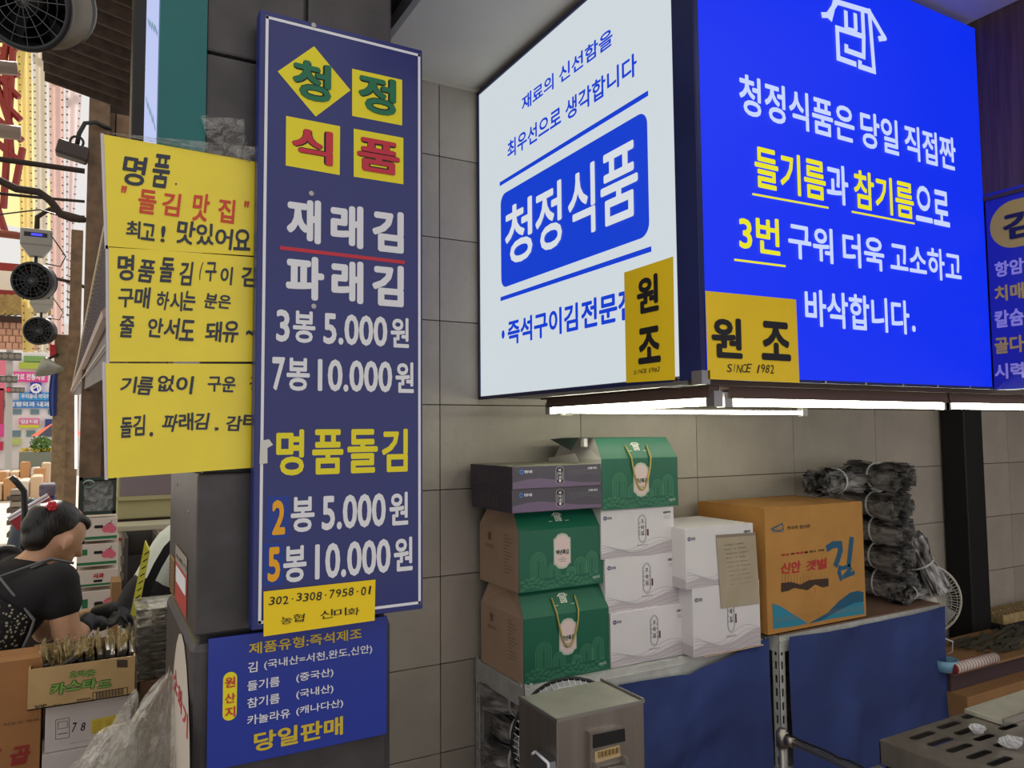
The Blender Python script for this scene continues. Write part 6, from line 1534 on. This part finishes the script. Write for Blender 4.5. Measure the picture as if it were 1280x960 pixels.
for k in range(4): struct('arcade_rail', MB().box(-9, .3, 17.6-k*.9-.06, 17.6-k*.9+.06, 9.44, 9.52), M_bdk)
# ---- arcade roof and its red trusses
RZ = 9.4
struct('arcade_roof', MB().grid(lambda p, q: V((-9.5+8.2*p, 5+29*q, RZ+.4*math.sin(p*math.pi))), 12, 20), tr_mat('roof_cream', (240, 226, 164), .6))
mred = mat('truss_red', (142, 38, 36), .5)
t = thing('roof_truss', 'red steel lattice truss under the arcade roof at the left edge', 'truss', onY(10, 150, 14))
yy = 14.0
def bar(a, b, r=.05): part('truss_bar', MB().tube([onY(*a, yy), onY(*b, yy)], r, 5), mred, t)
for a, b in (((4, 60), (14, 200)), ((16, 60), (4, 260)), ((-30, 155), (28, 205)), ((-30, 45), (23, 95)), ((-30, 8), (22, 62)), ((-30, 70), (24, 122)), ((-30, 95), (26, 150)), ((-30, 125), (28, 176)), ((-30, 22), (10, 100)), ((10, 40), (2, 90)), ((28, 185), (18, 235)), ((-10, 240), (6, 290)), ((-20, 60), (14, 160))): bar(a, b, .055)
t = thing('roof_beam', 'red and white horizontal beam at the end of the arcade', 'beam', onY(20, 340, 19))
x0 = onY(-60, 340, 19).x; x1 = onY(64, 340, 19).x
for n_, y0, y1, m_ in (('red_edge', 328, 338, mred), ('red_edge', 362, 368, mred), ('white_face', 338, 362, mat('beam_white', (236, 228, 220), .5))):
    part(n_, MB().box(x0, x1, 19, 19.2, onY(0, y1, 19).z, onY(0, y0, 19).z), m_, t)
t = thing('gate_roof', 'small tiled gate roof in ochre across the end of the arcade', 'roof', onY(30, 395, 18.6)); mt_ = mat('tile_ochre', (176, 150, 96), .6, var=.2)
for r in range(3):
    for k in range(14):
        px = -30+k*8.2+(r % 2)*4; 
        if px > 76: continue
        c = onY(px, 374+r*8, 18.6-.1*r); part('roof_tile', MB().lathe(c, (0, -1, 0), [(.001, 0), (.085, 0), (.085, .12), (.07, .12), (.001, .1)], 8), mt_, t)
part('eave', MB().box(x0, onY(78, 398, 18.2).x, 18.2, 18.5, onY(0, 401, 18.2).z, onY(0, 394, 18.2).z), mat('eave_dark', (52, 30, 26), .7), t)
x1_ = onY(80, 410, 18.4).x; z0 = onY(0, 436, 18.4).z; z1 = onY(0, 402, 18.4).z; msh = mat('shingle_pink', (206, 160, 138), .7, var=.15, rnd=.12)
t = thing('shingled_band', 'pinkish shingled band below the ochre gate roof', 'fascia', (x0, 18.4, z0)); sme = None
part('backing', MB().box(x0, x1_, 18.42, 18.5, z0, z1), msh, t)
for r in range(4):
    for k in range(18):
        w_ = (x1_-x0)/18; h = (z1-z0)/4; xx = x0+w_*(k+(.5 if r % 2 else 0)); 
        if xx+w_ > x1_+.01: continue
        if sme is None: o = mk('shingle', MB().box(.01, w_-.01, 0, .03, .01, h-.01), msh); sme = o.data
        else: o = bpy.data.objects.new('shingle', sme); COL.objects.link(o)
        o.parent = t; o.location = V((xx, 18.385, z0+h*r))-wloc(t)
# ---- street and far building
struct('street', MB().box(-30, 30, 9, 80, -.06, -.005), mat('street_pale', (214, 208, 200), .8, var=.08, vscale=1))
FYf = 46; F = FY(FYf)
bl_ = thing('far_building', 'pale multi-storey building with banners across the street', 'building', (onY(40, 560, FYf).x, 47, 0))
x0 = onY(-80, 500, FYf).x; x1 = onY(130, 500, FYf).x
part('wall', MB().box(x0, x1, FYf+.02, FYf+2, 0, onY(0, 400, FYf).z), mat('facade', (240, 234, 234), .8), bl_)
def fp(name, x0, y0, x1, y1, m, d=.1, txt=None, tm=None, label=None):
    p = F.px(x0, y1); q = F.px(x1, y0); o = part(name, MB().box(p[0], q[0], FYf-d, FYf+.02, p[1], q[1]), m, bl_, label=label)
    if txt: G = FY(FYf-d-.01); mb = MB(); w_ = q[0]-p[0]; h = q[1]-p[1]; G.text(mb, txt, p[0]+w_*.06, p[1]+h*.18, q[0]-w_*.06, q[1]-h*.18, .03, .01); part('lettering', mb, tm, o)
    return o
glass = mat('window_glass', (110, 140, 146), .2)
for q in ((16, 512, 27, 518), (38, 512, 49, 518), (14, 538, 26, 546), (33, 538, 44, 546), (-20, 512, -6, 518), (60, 512, 70, 518), (56, 538, 70, 546)): fp('window', *q, glass, .05)
mpk = mat('banner_pink', (226, 70, 150), .6); mbl = mat('banner_blue', (60, 150, 214), .6); mwh = M_white
fp('banner', 10, 466, 60, 477, mpk, .2, '중앙로 전통시장', mwh, 'pink banner'); fp('banner', 24, 491, 70, 500, mbl, .2, '우리동네 약국의원', mwh, 'light blue banner'); fp('banner', 8, 501, 66, 510, mat('banner_blue2', (70, 132, 200), .6), .2, '정형외과 내과', mwh, 'mid blue banner')
fp('banner', 24, 523, 49, 531, mat('banner_magenta', (228, 110, 160), .6), .2, '임대', mwh, 'pink rental banner'); fp('banner', 24, 531, 49, 535, mat('banner_lime', (214, 208, 60), .6), .2)
fp('banner', 30, 446, 58, 452, mat('banner_green', (120, 160, 90), .6), .2); fp('banner', 24, 454, 58, 461, mat('banner_green2', (170, 186, 70), .6), .2)
fp('sign', -20, 450, 10, 488, mat('sign_rose', (222, 120, 140), .6), .4); fp('sign', -20, 486, 6, 530, mat('sign_rose2', (170, 60, 70), .6), .4); fp('sign', -20, 530, 5, 546, mpk, .4); fp('sign', -20, 552, 4, 563, mat('sign_crimson', (206, 40, 80), .6), .4)
fp('awning', 12, 548, 26, 556, mat('awning_lime', (196, 206, 120), .6), .3); fp('panel', 56, 524, 76, 545, mat('panel_navy', (50, 66, 130), .6), .2)
o = fp('sign', 38, 479, 52, 492, mat('sign_royal', (38, 52, 190), .6), .3, label='royal blue sign with white round emblem')
G = FY(FYf-.35); c = G.px(45, 485.5); mb = MB(); G.arc(mb, c[0], c[1], .2, 0, 360, .1, .01, 12); G.stroke(mb, [(c[0]-.13, c[1]-.02), (c[0]+.05, c[1]+.12), (c[0]+.1, c[1]-.1)], .07, .02); part('emblem', mb, M_white, o)
# traffic lights, pole
t = thing('signal_pole', 'grey street pole with rows of traffic signals before the far building', 'pole', (onY(11, 566, 36).x, 36, 0)); a = onY(11, 566, 36); b_ = onY(13, 400, 36)
part('pole', MB().tube([(a.x, 36, 0), (b_.x, 36, b_.z)], .12, 8), mat('pole_gray', (170, 168, 168), .5), t)
for (xa, ya, xb, yb) in ((-6, 441, 27, 450), (-6, 470, 22, 478), (8, 484, 31, 491)):
    p = onY(xa, yb, 35.8); q = onY(xb, ya, 35.8); hs_ = part('signal_head', MB().box(p.x, q.x, 35.7, 35.9, p.z, q.z, bev=.03), mat('signal_gray', (78, 78, 80), .5), t)
    for k in range(4):
        cx = p.x+(q.x-p.x)*(k+.5)/4; part('lens', MB().lathe((cx, 35.7, (p.z+q.z)/2), (0, -1, 0), [(0, .02), ((q.z-p.z)*.32, .02), ((q.z-p.z)*.32, 0)], 12), mat('lens_red', (224, 30, 60), emit=1) if (k == 0 and ya == 484) else mat('lens_dark', (120, 116, 112), .4), hs_)
# orange parasol, shrub
c = onY(74, 524, 17); r_ = c.x-onY(38, 545, 17).x; zb_ = onY(40, 545, 17).z
t = thing('parasol', 'orange and navy parasol beside the tan column at the end of the alley', 'parasol', (c.x, 17, 0))
for k in range(8):
    a0 = k*math.pi/4; a1 = a0+math.pi/4
    part('canopy_panel', MB().add([c, (c.x+r_*math.cos(a0), 17+r_*math.sin(a0), zb_), (c.x+r_*math.cos(a1), 17+r_*math.sin(a1), zb_)], [(0, 1, 2)]), mat('parasol_orange', (238, 84, 32), .6) if k not in (5, 6) else mat('parasol_navy', (50, 60, 96), .6), t)
part('pole', MB().tube([(c.x, 17, 0), c], .025, 8), M_alu, t)
t = thing('roadside_shrub', 'round green shrub with yellow flowers in a planter across the street', 'shrub', (onY(52, 570, 44).x, 44, 0)); c = onY(52, 556, 44); mb = MB(); rn = random.Random(4)
for k in range(500):
    d = V((rn.gauss(0, 1), rn.gauss(0, 1), rn.gauss(0, 1))).normalized()*rn.uniform(.25, .5); p = c+V((d.x*1.05, d.y, d.z*.9)); s = .07; n_ = V((rn.uniform(-1, 1), rn.uniform(-1, 1), rn.uniform(-1, 1)))*s; m_ = n_.orthogonal().normalized()*s*.6
    mb.add([p-n_, p+m_, p+n_, p-m_], [(0, 1, 2, 3)])
part('foliage', mb, mat('leaf_green', (96, 132, 52), .6, var=.3), t, stuff=True); part('planter', MB().box(c.x-.9, c.x+.9, 43.7, 44.3, 0, c.z-.35), mat('planter_gray', (130, 134, 120), .7), t)
mb = MB()
for k in range(90): mb.ball((c.x+rn.uniform(-.95, .95), 43.7+rn.uniform(0, .5), c.z-.33+rn.uniform(0, .16)), .05, 3)
part('flowers', mb, mat('flower_yellow', (226, 196, 60), .6), t, stuff=True)
part('trunk', MB().tube([(c.x, 44, c.z-.4), (c.x, 44, c.z)], .05, 6), M_bdk, t)
# blue tarp hanging and red plate on the column
p = onY(60, 520, 13.56); q = onY(72, 463, 13.56)
solo('blue_tarp', MB().grid(lambda a, b: V((p.x+(q.x-p.x)*(a+(1-a)*.25*(1-math.sin(math.pi*b))), 13.57+.03*math.sin(a*9), p.z+(q.z-p.z)*b)), 10, 12), mat('tarp_blue', (66, 84, 156), .6), 'blue tarpaulin hanging beside the tan column', 'tarpaulin', smooth=True, fixn=False)
p = onY(62, 447, 13.57); q = onY(70, 431, 13.57); solo('red_plate', MB().box(p.x, q.x, 13.57, 13.61, p.z, q.z), mat('plate_red', (214, 44, 50), .5), 'small red plate on the left of the tan column, above the cone lamp', 'sign')
